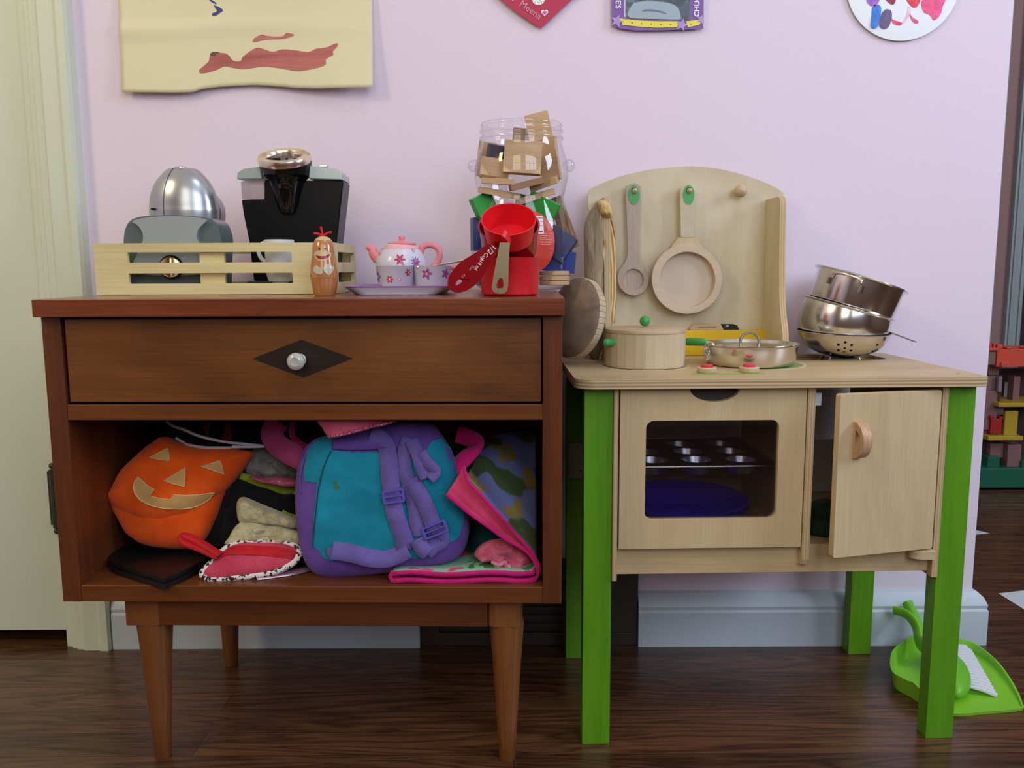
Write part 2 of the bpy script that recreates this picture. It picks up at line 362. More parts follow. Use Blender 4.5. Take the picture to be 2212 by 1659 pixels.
# ------------------------------------------------------------------ floor
def floor_mat():
    m, t, b = newmat('oak_floor_boards'); L = t.links
    tc = nd(t, 'ShaderNodeTexCoord')
    br = nd(t, 'ShaderNodeTexBrick'); br.offset = .37; br.inputs['Scale'].default_value = 1; br.inputs['Brick Width'].default_value = 1.15; br.inputs['Row Height'].default_value = .057
    br.inputs['Mortar Size'].default_value = .0007; br.inputs['Mortar Smooth'].default_value = .3; br.inputs['Bias'].default_value = 0
    br.inputs['Color1'].default_value = (.62, .62, .62, 1); br.inputs['Color2'].default_value = (1.15, 1.15, 1.15, 1); br.inputs['Mortar'].default_value = (.18, .18, .18, 1)
    L.new(tc.outputs['Object'], br.inputs['Vector'])
    # each row its own grain: shift by row
    sx = nd(t, 'ShaderNodeSeparateXYZ'); L.new(tc.outputs['Object'], sx.inputs[0])
    dv = nd(t, 'ShaderNodeMath', operation='DIVIDE'); dv.inputs[1].default_value = .057; L.new(sx.outputs[1], dv.inputs[0])
    fl = nd(t, 'ShaderNodeMath', operation='FLOOR'); L.new(dv.outputs[0], fl.inputs[0])
    ml = nd(t, 'ShaderNodeMath', operation='MULTIPLY'); ml.inputs[1].default_value = 3.17; L.new(fl.outputs[0], ml.inputs[0])
    cb = nd(t, 'ShaderNodeCombineXYZ'); xs = nd(t, 'ShaderNodeMath', operation='MULTIPLY'); xs.inputs[1].default_value = .10; L.new(sx.outputs[0], xs.inputs[0])
    L.new(xs.outputs[0], cb.inputs[0]); L.new(sx.outputs[1], cb.inputs[1]); L.new(ml.outputs[0], cb.inputs[2])
    n = nd(t, 'ShaderNodeTexNoise'); n.inputs['Scale'].default_value = 17; n.inputs['Detail'].default_value = 3; n.inputs['Distortion'].default_value = .6; L.new(cb.outputs[0], n.inputs['Vector'])
    a = nd(t, 'ShaderNodeMath', operation='MULTIPLY'); a.inputs[1].default_value = 22; L.new(n.outputs[0], a.inputs[0])
    f = nd(t, 'ShaderNodeMath', operation='PINGPONG'); f.inputs[1].default_value = 1; L.new(a.outputs[0], f.inputs[0])
    cr = nd(t, 'ShaderNodeValToRGB'); e = cr.color_ramp.elements; e[0].position = .0; e[0].color = lin((60, 35, 21)); e[1].position = .9; e[1].color = lin((100, 66, 42)); x = e.new(.3); x.color = lin((82, 51, 31)); L.new(f.outputs[0], cr.inputs[0])
    n2 = nd(t, 'ShaderNodeTexNoise'); n2.inputs['Scale'].default_value = 330; n2.inputs['Detail'].default_value = 4; L.new(cb.outputs[0], n2.inputs['Vector'])
    mr = nd(t, 'ShaderNodeMapRange'); mr.inputs[1].default_value = .35; mr.inputs[2].default_value = .65; mr.inputs[3].default_value = .78; mr.inputs[4].default_value = 1.1; L.new(n2.outputs[0], mr.inputs[0])
    m1 = nd(t, 'ShaderNodeVectorMath', operation='SCALE'); L.new(cr.outputs[0], m1.inputs[0]); L.new(mr.outputs[0], m1.inputs['Scale'])
    m2 = nd(t, 'ShaderNodeVectorMath', operation='MULTIPLY'); L.new(m1.outputs[0], m2.inputs[0]); L.new(br.outputs[0], m2.inputs[1])
    L.new(m2.outputs[0], b.inputs['Base Color']); b.inputs['Roughness'].default_value = .3; b.inputs['Coat Weight'].default_value = .15; b.inputs['Coat Roughness'].default_value = .25
    bumpit(t, b, n2.outputs[0], .15, .0006); return m
FLOORM = floor_mat()
struct('floor', B().box(-1.95, 2.65, -2.65, 1.75, -.03, 0), FLOORM, smooth=0)
struct('ceiling', B().box(-1.95, 2.65, -2.65, 1.75, 2.5, 2.55), CEIL, smooth=0)
struct('wall_back', B().box(-.70, .782, 0, .11, 0, 2.5), WALL, smooth=0)
struct('wall_back_left', B().box(-1.9, -1.58, 0, .11, 0, 2.5).box(-1.58, -.70, 0, .11, 2.05, 2.5), WALL, smooth=0)
struct('wall_left', B().box(-1.95, -1.9, -2.65, 1.75, 0, 2.5), WALL, smooth=0)
struct('wall_right', B().box(2.6, 2.65, -2.65, 1.75, 0, 2.5), mat('bounce_cut_brown', (128, 104, 90), .8), smooth=0)
RW = mat('bounce_cut_brown', (128, 104, 90), .8)  # brown on unseen walls, picked to cut bounce and darken steel reflections
b = B()                                  # rear wall, behind the camera, with two window openings
for x0, x1, z0, z1 in ((-1.9, -.85, 0, 2.5), (-.85, -.05, 0, .95), (-.85, -.05, 2.3, 2.5), (-.05, .35, 0, 2.5), (.35, 1.65, 0, .95), (.35, 1.65, 2.3, 2.5), (1.65, 2.6, 0, 2.5)): b.box(x0, x1, -2.65, -2.60, z0, z1)
struct('wall_rear', b, RW, smooth=0)
def window(name, x0, x1, z0, z1, nx, nz):
    b = B()
    for k in range(nx+1): x = x0+(x1-x0)*k/nx; b.box(x-.02, x+.02, -2.545, -2.52, z0-.02, z1+.02)
    for k in range(nz+1): z = z0+(z1-z0)*k/nz; b.box(x0-.02, x1+.02, -2.545, -2.52, z-.018, z+.018)
    b.box(x0-.08, x0-.02, -2.6, -2.52, z0-.08, z1+.08).box(x1+.02, x1+.08, -2.6, -2.52, z0-.08, z1+.08).box(x0-.08, x1+.08, -2.6, -2.52, z1+.02, z1+.08).box(x0-.08, x1+.08, -2.6, -2.50, z0-.08, z0-.02)
    struct(name, b, TRIM, smooth=0)
window('window_1', .35, 1.65, .95, 2.3, 3, 2); window('window_2', -.85, -.05, .95, 2.3, 2, 2)

# baseboard profile run along x
def baseboard(name, x0, x1, end=False):
    prof = [(0, 0), (-.020, 0), (-.020, .060), (-.018, .064), (-.019, .070), (-.014, .082), (-.006, .090), (0, .092)]
    b = B(); xr = x1+(.0 if not end else 0)
    n = len(prof); vs = [(x0, y, z) for y, z in prof] + [(x1+(-y if end else 0), y, z) for y, z in prof]
    fs = [(i, (i+1) % n, (i+1) % n+n, i+n) for i in range(n)]+[tuple(range(n)), tuple(range(n, 2*n))]
    b.add(vs, fs)
    if end:   # return round the wall end
        vs = [(x1-y, y, z) for y, z in prof] + [(x1-y, .11, z) for y, z in prof]; b.add(vs, [(i, (i+1) % n, (i+1) % n+n, i+n) for i in range(n)]+[tuple(range(n, 2*n))])
    return struct(name, b, TRIM, smooth=25)
baseboard('baseboard_left', -.678, -.158); baseboard('baseboard_right', .212, .782, True)
# door and casing
DXE = at(118, 1000, .004).x
door = struct('door_1', B().box(-1.56, DXE, .004, .04, at(100, 1361, .004).z, 2.03), DOORP, bevel=.001)
hz = .34
hz = at(115, 1075, 0).z; b = B(); b.box(DXE-.010, DXE+.006, -.004, .004, hz-.046, hz+.046); b.tube([(DXE+.0005, -.006, hz-.05), (DXE+.0005, -.006, hz+.05)], .0055, 12); b.ball((DXE+.0005, -.006, hz+.056), .005); b.ball((DXE+.0005, -.006, hz-.056), .005)
h_ = obj('hinge', b, mat('aged_bronze', (62, 66, 50), .5, .4), door); h_['label'] = 'dark olive bronze butt hinge'
b = B()                                   # moulded casing: stepped profile upright
DX0 = DXE+.003
prof = [(DX0, .02), (DX0, -.006), (DX0+.010, -.008), (DX0+.013, -.013), (DX0+.021, -.014), (DX0+.024, -.019), (DX0+.034, -.020), (DX0+.039, -.024), (-.700, -.024), (-.694, -.027), (-.683, -.027), (-.680, -.020), (-.680, 0), (-.70, .02)]
n = len(prof); b.add([(x, y, 0) for x, y in prof]+[(x, y, 2.1) for x, y in prof], [(i, (i+1) % n, (i+1) % n+n, i+n) for i in range(n)]+[tuple(range(n)), tuple(range(n, 2*n))])
struct('trim_1', b, DOORP, smooth=20)
b = B(); b.box(-1.66, -.68, -.024, 0, 2.06, 2.13); struct('trim_2', b, TRIM)
struct('door_frame_1', B().box(-.74, -.70, .041, .11, 0, 2.05), TRIM, smooth=0)
# far room seen past the wall end
FAR = mat('far_wall_paint', (150, 118, 112), .8, bump=(120, .1))
FTRIM = mat('far_trim_paint', (148, 160, 158), .5)
fx = lambda px: at(px, 700, 1.40).x
x4 = fx(2206)
struct('wall_far', B().box(-1.9, x4-.01, 1.42, 1.47, 0, 2.5).box(x4-.01, 2.65, 1.42, 1.47, 2.1, 2.5).box(x4+.5, 2.65, 1.42, 1.47, 0, 2.1), FAR, smooth=0)
struct('wall_end', B().box(.68, .72, .11, 1.42, 0, 2.5), WALL, smooth=0)
struct('wall_beyond', B().box(1.4, 2.65, 1.72, 1.75, 0, 2.5), mat('unlit_room_shade', (46, 46, 50), .8), smooth=0)  # dark colour stands in for the unlit room past the doorway
struct('trim_3', B().box(fx(2173), x4, 1.400, 1.42, 0, 2.1).box(fx(2178), fx(2184), 1.394, 1.400, 0, 2.1).box(fx(2196), fx(2202), 1.394, 1.400, 0, 2.1), FTRIM, bevel=.002)
struct('trim_4', B().box(fx(2120), fx(2139), 1.390, 1.42, 0, 2.5), FTRIM, bevel=.002)

# brown air vent set in the baseboard
t = thing('air_vent', 'brown metal air vent low on wall between the two white baseboards', 'vent', (.028, 0, 0))
BR = mat('brown_vent_paint', (58, 45, 38), .5)
x0, x1, z1 = -.156, .211, .150
obj('vent_frame', B().box(x0, x1, -.012, 0, z1-.022, z1).box(x0, x1, -.012, 0, 0, .022).box(x0, x0+.03, -.012, 0, .022, z1-.022).box(x1-.085, x1, -.012, 0, .022, z1-.022).box(x0+.03, x1-.085, -.003, 0, .022, z1-.022), BR, t, bevel=.001)
for k in range(7): z = .03+k*.0145; obj('vent_slat', B().box(x0+.03, x1-.085, -.009, -.004, z, z+.008, ), BR, t, bevel=.0005)

# ------------------------------------------------------------------ walnut dresser
DA = radians(-1.3); DO = V((-.562, -.375, 0))
DM = Matrix.Translation(DO) @ Matrix.Rotation(DA, 4, 'Z'); DFR = Fr(DO, (cos(DA), sin(DA), 0), (0, 0, 1))
ZT = .604
dr = thing('dresser', 'low walnut nightstand with one drawer, open shelf and tapered legs', 'nightstand', DO, DA)
def DB(): return B(DM.copy())
WD = .622; DD = .345
b = DB(); b.box(-.003, WD+.002, -.012, DD+.005, .583, ZT); obj('tabletop', b, REDWAL, dr, bevel=.0012)
for a, c in ((0, .023), (WD-.023, WD)): obj('side_panel', DB().box(a, c, 0, DD, .2275, .583), WALNUTV, dr, bevel=.001)
obj('back_panel', DB().box(.023, WD-.023, DD-.012, DD-.002, .2275, .583), WALNUT, dr)
obj('bottom_shelf', DB().box(.023, WD-.023, .001, DD-.012, .2275, .2485), WALNUT, dr, bevel=.001)
obj('rail', DB().box(.023, WD-.023, .001, .03, .4575, .4765).box(.023, WD-.023, .03, DD-.012, .462, .4745), WALNUT, dr, bevel=.0008)
dw = obj('drawer', DB().box(.026, WD-.025, .0035, .022, .479, .580).box(.034, WD-.034, .022, .31, .482, .56), WALNUTD, dr, bevel=.0012)
cx, cz = .3115, .532
b = B(DM @ Matrix.Translation((cx, .0036, cz)) @ Matrix.Rotation(pi/2, 4, 'X'))
b.prism([(-.0605, 0), (0, -.0228), (.0605, 0), (0, .0228)], .0006); obj('diamond_inlay', b, wood('dark_inlay', [(26, 15, 11), (38, 24, 17)], 'x', 20, 8, .4), dw)
b = B(DM @ Matrix.Translation((.3085, .0036, .5305)) @ Matrix.Rotation(pi/2, 4, 'X'))
b.lathe([(1e-5, 0), (.0075, 0), (.0075, .0015), (.004, .003), (.0038, .009), (.0060, .011), (.0092, .0145), (.0104, .018), (.0102, .021), (.0085, .0232), (.0050, .0244), (.0045, .0236), (1e-5, .0236)], 32)
kn = obj('knob', b, mat('pearly_knob', (214, 212, 204), .12, 0, Transmission_Weight=.35, Coat_Weight=.6), dw); kn['label'] = 'small round clear glass knob'
# base: apron, corner blocks, legs
obj('apron', DB().box(.112, .5295, .0165, .034, .190, .2275).box(.085, .10, .05, .30, .192, .2275).box(.54, .555, .05, .30, .192, .2275), WALNUT, dr, bevel=.001)
for lx in (.091, .551):
    for ly in (.037, .298):
        M = DM @ Matrix.Translation((lx, ly, 0))
        b = B(M); loop = rrect(-.0225, .0225, -.0225, .0225, .006 if lx < .3 else .012)
        b.prism(loop, .0370, M=Matrix.Translation((0, 0, .1905))); obj('leg_block', b, LEGW, dr, bevel=.001)
        out = -.003 if lx < .3 else .003
        b = B(M @ Matrix.Translation((.006 if lx < .3 else .002, 0, 0))); prof = [(1e-5, 0), (.0098, 0), (.0108, .0015), (.0138, .06), (.0180, .13), (.0222, .184), (.0225, .1905), (1e-5, .1905)]
        b.lathe(prof, 32); obj('leg', b, LEGW, dr, smooth=40)

# ------------------------------------------------------------------ toy kitchen
KA = radians(1.3); KO = V((.0925, -.318, 0)); KM = Matrix.Translation(KO) @ Matrix.Rotation(KA, 4, 'Z'); KFR = Fr(KO, (cos(KA), sin(KA), 0), (0, 0, 1))
ZK = .4985
kt = thing('toy_kitchen', 'wooden toy kitchen stove with oven door, cupboard and lime green legs', 'toy kitchen', KO, KA)
def KB(): return B(KM.copy())
KD = .281
for x0 in (0, .469):
    for y0 in (0, .256): obj('leg', KB().box(x0, x0+.037, y0, y0+.025, 0, .4865), GREENP, kt, bevel=.0006)
# counter with sink cut-out
loop = [(.516, KD+.012), (-.013, KD+.012)] + [(-.013+.026-.026*cos(radians(a)), -.018+.026-.026*sin(radians(a))) for a in range(0, 91, 10)] + [(.516-.016+.016*sin(radians(a)), -.018+.016-.016*cos(radians(a))) for a in range(0, 91, 10)]
hole = rrect(.338, .482, .195, .270, .012)
b = B(KM @ Matrix.Translation((0, 0, .4865))); b.prism(loop, .012, [hole])
ct = obj('countertop', b, [BIRCHX, PLYX], kt, smooth=30)
for p in ct.data.polygons:
    if abs(p.normal.z) < .5: p.material_index = 1
md = ct.modifiers.new('bevel', 'BEVEL'); md.width = .0012; md.segments = 2; md.limit_method = 'ANGLE'
b = KB(); zz = .462
b.box(.336, .484, .193, .272, zz-.002, zz).box(.334, .338, .193, .272, zz, .4866).box(.482, .486, .193, .272, zz, .4866).box(.334, .486, .191, .195, zz, .4866).box(.334, .486, .270, .274, zz, .4866)
obj('sink_basin', b, mat('grey_sink', (150, 148, 146), .3, .6), kt)
# printed burner rings and strip
GP = mat('green_print', (138, 156, 96), .6); CREAMP = mat('cream_burner_print', (206, 188, 150), .6)
def ring(cx, cy, r0, r1, m, z=ZK): 
    o = [(cx+r1*cos(2*pi*i/48), cy+r1*sin(2*pi*i/48)) for i in range(48)]; h = [(cx+r0*cos(2*pi*i/48), cy+r0*sin(2*pi*i/48)) for i in range(48)]
    b = B(KM @ Matrix.Translation((0, 0, z))); b.prism(o, .0003, [h]); obj('burner_ring', b, m, kt)
# ------------- fronts
for x0, x1, nm in ((.0372, .0435, 'side_panel'), (.4605, .4688, 'side_panel')):
    yb = .0 if x0 < .3 else .0
    b = KB(); b.box(x0, x1, -.004, KD, .2300, .4862); obj(nm, b, PLYY, kt, bevel=.001)
b = B(KM @ Matrix.Translation((.2865, 0, 0)) @ Matrix.Rotation(pi/2, 4, 'Y') @ Matrix.Rotation(pi/2, 4, 'Z'))
b = KB(); b.box(.2858, .2955, -.006, KD, .258, .4862); b.add(*(lambda L: ([(x, y, z) for x in (.2858, .2955) for y, z in L], [tuple(range(len(L))), tuple(range(len(L), 2*len(L)))]+[(i, (i+1) % len(L), (i+1) % len(L)+len(L), i+len(L)) for i in range(len(L))]))([(-.006, .258), (.03, .258), (.012, .250), (.004, .2485), (-.004, .2505)]))
obj('divider', b, PLYY, kt)
obj('bottom_rail', KB().box(.0435, .4605, .006, .016, .2362, .2745), BIRCHX, kt, bevel=.0006)
obj('bottom_board', KB().box(.0435, .4605, .016, KD, .264, .274), BIRCHX, kt)
obj('rear_board', KB().box(.0435, .4605, KD-.008, KD, .274, .36).box(.0, .0372, .282, .288, .285, .345), mat('grey_ply_board', (196, 190, 172), .7), kt)
obj('bracket', KB().box(.003, .036, .250, .256, .305, .363), mat('pale_bracket', (150, 142, 128), .7), kt, bevel=.001)
b = B(KM @ Matrix.Translation((.024, .250, .318)) @ Matrix.Rotation(pi/2, 4, 'X')); b.lathe([(1e-5, 0), (.004, 0), (.0042, .001), (.003, .0018), (1e-5, .0012)], 16); obj('screw', b, STEELB, kt)
# oven door
oM = KM @ Matrix.Translation((0, .0055, 0)) @ Matrix.Rotation(pi/2, 4, 'X')    # local xy = x,z ; +z toward viewer
cutout = [(.166-.0325*cos(radians(a)), .4865-.0178*sin(radians(a)) if True else 0) for a in range(0, 181, 9)]
outer = [(.0455, .4862), (.0455, .2745), (.2845, .2745), (.2845, .4862), (.1985, .4862)]
arc = [(.166+.0325*cos(radians(a)), .4862-.0185*sin(radians(a))) for a in range(10, 171, 8)]
outer = outer + arc + [(.1335, .4862)]
b = B(oM); b.prism(outer, .010, [rrect(.0787, .2504, .3131, .4437, .010)])
od = obj('oven_door', b, BIRCH, kt, smooth=0)
gl = obj('oven_window', B(oM @ Matrix.Translation((0, 0, .002))).prism(rrect(.0787, .2504, .3131, .4437, .010), .002), clear('oven_pane', (.84, .84, .87), .02, 1.5), od)
b = B(oM @ Matrix.Translation((0, 0, -.004))); b.prism([(.166+.04*cos(pi+pi*i/20), .4862+.026*sin(pi+pi*i/20)) for i in range(21)], .003); obj('hole_shade_sheet', b, mat('hole_shade_dark', (52, 42, 42), .6), kt)  # dark sheet painting the shade inside the door's handle cut-out
# cupboard door standing ajar, hinged at its right side
hx, hy = .4545, .001
ang = radians(13)
CM = KM @ Matrix.Translation((hx, hy, 0)) @ Matrix.Rotation(ang, 4, 'Z')
b = B(CM @ Matrix.Rotation(pi/2, 4, 'X')); b.prism(rrect(-.148, 0, .2715, .4815, .003, 3), .010)
cdoor = obj('cupboard_door', b, BIRCH, kt, bevel=.001)
b = B(CM @ Matrix.Translation((-.124, -.010, .4235)) @ Matrix.Rotation(pi/2, 4, 'Z') @ Matrix.Rotation(pi/2, 4, 'X'))
hp = [(0, -.0235)] + [(-.021*cos(radians(a)), .0235*sin(radians(a))) for a in range(-80, 81, 10)] + [(0, .0235)]
hin = [(-.001, -.013)] + [(-.011*cos(radians(a)), .013*sin(radians(a))) for a in range(-70, 71, 14)] + [(-.001, .013)]
b.prism(hp, .013, M=Matrix.Translation((0, 0, -.004)), holes=[[(x-.003, y) for x, y in hin]])
obj('handle', b, wood('handle_wood', [(186, 144, 108), (202, 162, 124)], 'z', 30, 4, .45), cdoor, bevel=.002)
b = KB(); b.add(*(lambda L: ([(x, y, z) for z in (.257, .2695) for x, y in L], [tuple(range(len(L))), tuple(range(len(L), 2*len(L)))]+[(i, (i+1) % len(L), (i+1) % len(L)+len(L), i+len(L)) for i in range(len(L))]))([(.4600, -.004), (.4600, .012), (.434, .012)]+[(.446-.016*cos(radians(a)), -.002-.010*sin(radians(a))) for a in range(0, 91, 15)]+[(.4600, -.013)]))
obj('hinge_block', b, PALEX, kt, bevel=.001)
obj('magnet_catch', KB().box(.2957, .306, .002, .014, .461, .477), mat('white_catch', (196, 200, 208), .4), kt)
# backboard with arched top, side wings, pegs
by = KD-.002                                     # local y of its front face
BB = [KFR.hit(*p, -by) for p in ((1270, 420), (1275, 408), (1300, 396), (1340, 381), (1400, 367), (1470, 360), (1510, 360), (1560, 366), (1610, 379), (1650, 393), (1680, 407), (1693, 418), (1693, 452), (1686, 458), (1686, 768), (1275, 768), (1275, 458), (1270, 452))]
top = spl([(x, y, 0) for x, y in BB[1:11]], 5)
loop = [BB[0]]+[(p.x, p.y) for p in top]+BB[11:]
b = B(KM @ Matrix.Translation((0, by+.009, 0)) @ Matrix.Rotation(pi/2, 4, 'X')); b.prism([(x, max(y, ZK)) for x, y in loop], .009)
bb = obj('backboard', b, [BIRCHB, PLYX], kt, bevel=.0006)
zr = [.4985, .525, .545, .56, .59, .65, .70, .735, .742]
dp = [.118, .117, .113, .104, .092, .083, .079, .076, .062]
pf = spl([(d, z, 0) for d, z in zip(dp, zr)], 5)
for xc in (BB[13][0]-.0226, BB[16][0]+.0136):
    b = KB(); L = [(by, .4985)]+[(by-p.x*.85, p.y) for p in pf]+[(by, .742)]; n = len(L)
    b.add([(x, y, z) for x in (xc, xc+.009) for y, z in L], [tuple(range(n)), tuple(range(n, 2*n))]+[(i, (i+1) % n, (i+1) % n+n, i+n) for i in range(n)])
    o = obj('side_wing', b, [BIRCHB, PLYY], kt)
    for p in o.data.polygons:
        if abs(p.normal.x) < .5: p.material_index = 1
def peg(px, py, r, name='peg'):
    x, z = KFR.hit(px, py, -by+.01); b = B(KM @ Matrix.Translation((x, by, z)) @ Matrix.Rotation(pi/2, 4, 'X'))
    b.lathe([(1e-5, 0), (r*.55, 0), (r*.55, .012), (r, .014), (r*1.0, .017), (r*.75, .0225), (r*.3, .0255), (1e-5, .0265)], 24)
    obj(name, b, PALE, kt)
peg(1370, 413, .0042); peg(1487, 413, .0042); peg(1598, 413, .0098)
# burner positions
def kloc(px, py, z=ZK): p = KM.inverted() @ onz(px, py, z); return p.x, p.y
POT = (kloc(1408, 800)[0], kloc(1408, 800)[1]+.059); PAN = (kloc(1648, 799)[0], kloc(1648, 799)[1]+.062)
ring(POT[0], POT[1], .062, .0650, CREAMP); ring(PAN[0]+.010, PAN[1]+.010, .048, .0675, GP); ring(PAN[0]+.010, PAN[1]+.010, .0675, .072, CREAMP)
x, y = kloc(1575, 808); b = B(KM @ Matrix.Translation((x, y, ZK))); b.prism([(-.048, -.0045), (.048, -.0045), (.048, .0045), (-.048, .0045)], .0003); obj('printed_strip', b, mat('green_print_bright', (112, 172, 62), .6), kt)
for px in (1527, 1618):
    x, y = kloc(px, 805 if px < 1600 else 804); M = KM @ Matrix.Translation((x, y, ZK+.0003))
    k_ = obj('stove_knob', B(M).lathe([(1e-5, 0), (.0125, 0), (.0132, .001), (.0132, .0062), (.0122, .0072), (1e-5, .0072)], 32), PALE, kt)
    c_ = obj('knob_cap', B(M).lathe([(1e-5, .007), (.0082, .007), (.0082, .0095), (.0068, .0108), (1e-5, .0112)], 28), mat('red_cap', (214, 40, 58), .4), k_); c_['label'] = 'red painted cap'
b = B(KM @ Matrix.Translation((.492, .02, ZK))); b.lathe([(1e-5, 0), (.0028, 0), (.0025, .0004), (1e-5, .0003)], 12); obj('screw', b, mat('plug_wood', (150, 124, 88), .6), kt)

# ------------------------------------------------------------------ things on the wall
PAPER = mat('cream_paper', (226, 218, 178), .8, var=(3, (220, 212, 172)))
def sheet(px0, px1, bottom, y_top, y_bot, wave, ztop=1.25):
    pass
t = thing('painting', "child's cream paper painting with a broad pink brush stroke, taped to wall", 'painting', at(532, 190, 0))
xl, xr = at(260, 100, -.01).x, at(806, 100, -.01).x; zt = 1.30
def botz(u):                                # wavy lower edge
    pts = [(0, 198), (.1, 199), (.2, 200), (.27, 199), (.33, 190), (.4, 186), (.46, 184), (.52, 182.5), (.57, 184), (.63, 187), (.7, 191), (.78, 193), (1, 193)]
    for (a, p), (b_, q) in zip(pts, pts[1:]):
        if u <= b_+1e-9: k = (u-a)/(b_-a); k = k*k*(3-2*k); return at(532, p+(q-p)*k, -.012).z
def off(u, v):                              # distance from the wall
    k = max(0, 1-v)**3
    return .0022 + k*(.006+.016*(.5+.5*sin(u*7+1.2))*(.3+.7*u)) + .003*math.exp(-((v-.24)/.03)**2)*(1.2-u)
def shp(u, v, h=0): zb = botz(u); return V((xl+(xr-xl)*u, -off(u, v)-h, zb+(zt-zb)*v))
obj('paper_sheet', B().grid(lambda u, v: shp(u, v), 60, 60), PAPER, t, smooth=80, solid=.0005)
def sheetpatch(px, n=4, lift=.0008, edge=.008):
    uv = [((at(x, y, -.008).x-xl)/(xr-xl), at(x, y, -.008).z) for x, y in px]
    uv = smooth2(uv, n) if n else uv
    bm = bmesh.new(); vv = [bm.verts.new((u, z, 0)) for u, z in uv]
    for q in tessellate_polygon([[V((u, z, 0)) for u, z in uv]]):
        try: bm.faces.new([vv[i] for i in q])
        except ValueError: pass
    for _ in range(5):
        es = [e for e in bm.edges if e.calc_length() > .03]
        if not es: break
        bmesh.ops.subdivide_edges(bm, edges=es, cuts=1); bmesh.ops.triangulate(bm, faces=bm.faces)
    bm.verts.index_update(); b = B(); vs = []
    for v_ in bm.verts:
        u, z = v_.co.x, v_.co.y; zb = botz(min(max(u, 0), 1)); vs.append(shp(u, (z-zb)/(zt-zb), lift))
    b.add(vs, [tuple(v.index for v in f.verts) for f in bm.faces]); bm.free(); return b
PK = wood('pink_brush_paint', [(164, 92, 84), (188, 108, 102), (200, 128, 116)], 'x', 30, 8, .75, 1, .15)
st = crop(2.458, 0, 0, [(1060, 375), (1085, 350), (1110, 325), (1120, 290), (1170, 280), (1210, 290), (1235, 320), (1275, 325), (1290, 300), (1340, 262), (1370, 252), (1400, 260), (1450, 275), (1500, 262), (1580, 270), (1640, 280), (1680, 262), (1740, 255), (1785, 235), (1798, 245), (1770, 280), (1775, 295), (1735, 320), (1735, 345), (1700, 362), (1590, 380), (1500, 365), (1400, 352), (1300, 366), (1240, 360), (1190, 352), (1150, 372), (1075, 392)])
obj('brush_stroke', sheetpatch(st, 3), PK, t, smooth=0)
obj('brush_stroke', sheetpatch(crop(2.458, 0, 0, [(1342, 222), (1350, 200), (1390, 182), (1420, 190), (1500, 192), (1520, 175), (1562, 184), (1540, 196), (1500, 206), (1420, 208), (1380, 215)]), 3), PK, t, smooth=0)
obj('brush_stroke', sheetpatch(crop(2.458, 0, 0, [(1116, 295), (1125, 278), (1168, 278), (1150, 286), (1138, 300)]), 2), mat('olive_paint', (70, 66, 44), .7), t, smooth=0)
BLUE = mat('blue_paint', (52, 58, 130), .6)
obj('brush_stroke', sheetpatch(crop(2.458, 0, 0, [(1132, 25), (1160, 35), (1182, 52), (1165, 65), (1150, 78), (1127, 82), (1125, 68), (1150, 58), (1142, 42)]), 2), BLUE, t, smooth=0)
obj('brush_stroke', sheetpatch(crop(2.458, 0, 0, [(1110, -8), (1145, 12), (1140, 18), (1112, 2)]), 2), BLUE, t, smooth=0)

t = thing('heart_card', 'red paper heart with a glittery white spot and pink handwriting on the wall', 'card', at(1168, 40, 0))
def wp(px, py, y=-.006): p = at(px, py, y); return (p.x, p.z)
def wallprism(px, y0, th, name, m, parent, **kw):      # flat cut paper at distance y0 from wall
    b = B(Matrix.Translation((0, -y0, 0)) @ Matrix.Rotation(pi/2, 4, 'X')); b.prism([wp(x, y, -y0) for x, y in px], th); return obj(name, b, m, parent, **kw)
hp = spl([(x, y, 0) for x, y in [(1168, 62), (1120, 30), (1085, 2), (1050, -35), (1040, -80), (1075, -115), (1120, -105), (1150, -75)]], 6)
hp2 = spl([(x, y, 0) for x, y in [(1150, -75), (1190, -105), (1240, -100), (1275, -60), (1262, -25), (1232, 2), (1200, 32), (1168, 62)]], 6)
red = mat('red_card', (186, 44, 76), .6)
wallprism([(p.x, p.y) for p in hp]+[(p.x, p.y) for p in hp2[1:-1]], .006, .0008, 'card_sheet', red, t, smooth=0)
wallprism(circ(1163, -4, 15, 24), .0069, .0006, 'glitter_spot', blobs('glitter', (240, 246, 240), [(120, 140, 130), (250, 250, 245)], 700, .54, .3), t, smooth=0)
def heart(cx, cy, r): return [(cx+r*1.05*(16*sin(a)**3)/16, cy-r*(13*cos(a)-5*cos(2*a)-2*cos(3*a)-cos(4*a))/15) for a in [2*pi*i/40 for i in range(40)]]
wallprism(heart(1176.5, 27.5, 7.2), .0069, .0004, 'small_heart', mat('white_print', (240, 236, 244), .5), t, smooth=0)
wallprism(heart(1176.5, 27.5, 4.4), .0074, .0003, 'small_heart', mat('mauve_print', (188, 92, 156), .5), t, smooth=0)
pinkpen = mat('pale_pink_pen', (214, 150, 172), .6)
def walltext(s, px, py, h, rot, name, m, parent, y=.0078, bold=0):
    x, z = wp(px, py, -y); M = Matrix.Translation((x, -y, z)) @ Matrix.Rotation(pi/2, 4, 'X') @ Matrix.Rotation(radians(rot), 4, 'Z')
    return text(s, h*.00076, M, name, m, parent, .0001, bold=bold)
walltext('Meena', 1146, 22, 19, -35, 'handwriting', pinkpen, t); walltext("'s", 1108, -5, 19, -35, 'handwriting', pinkpen, t)

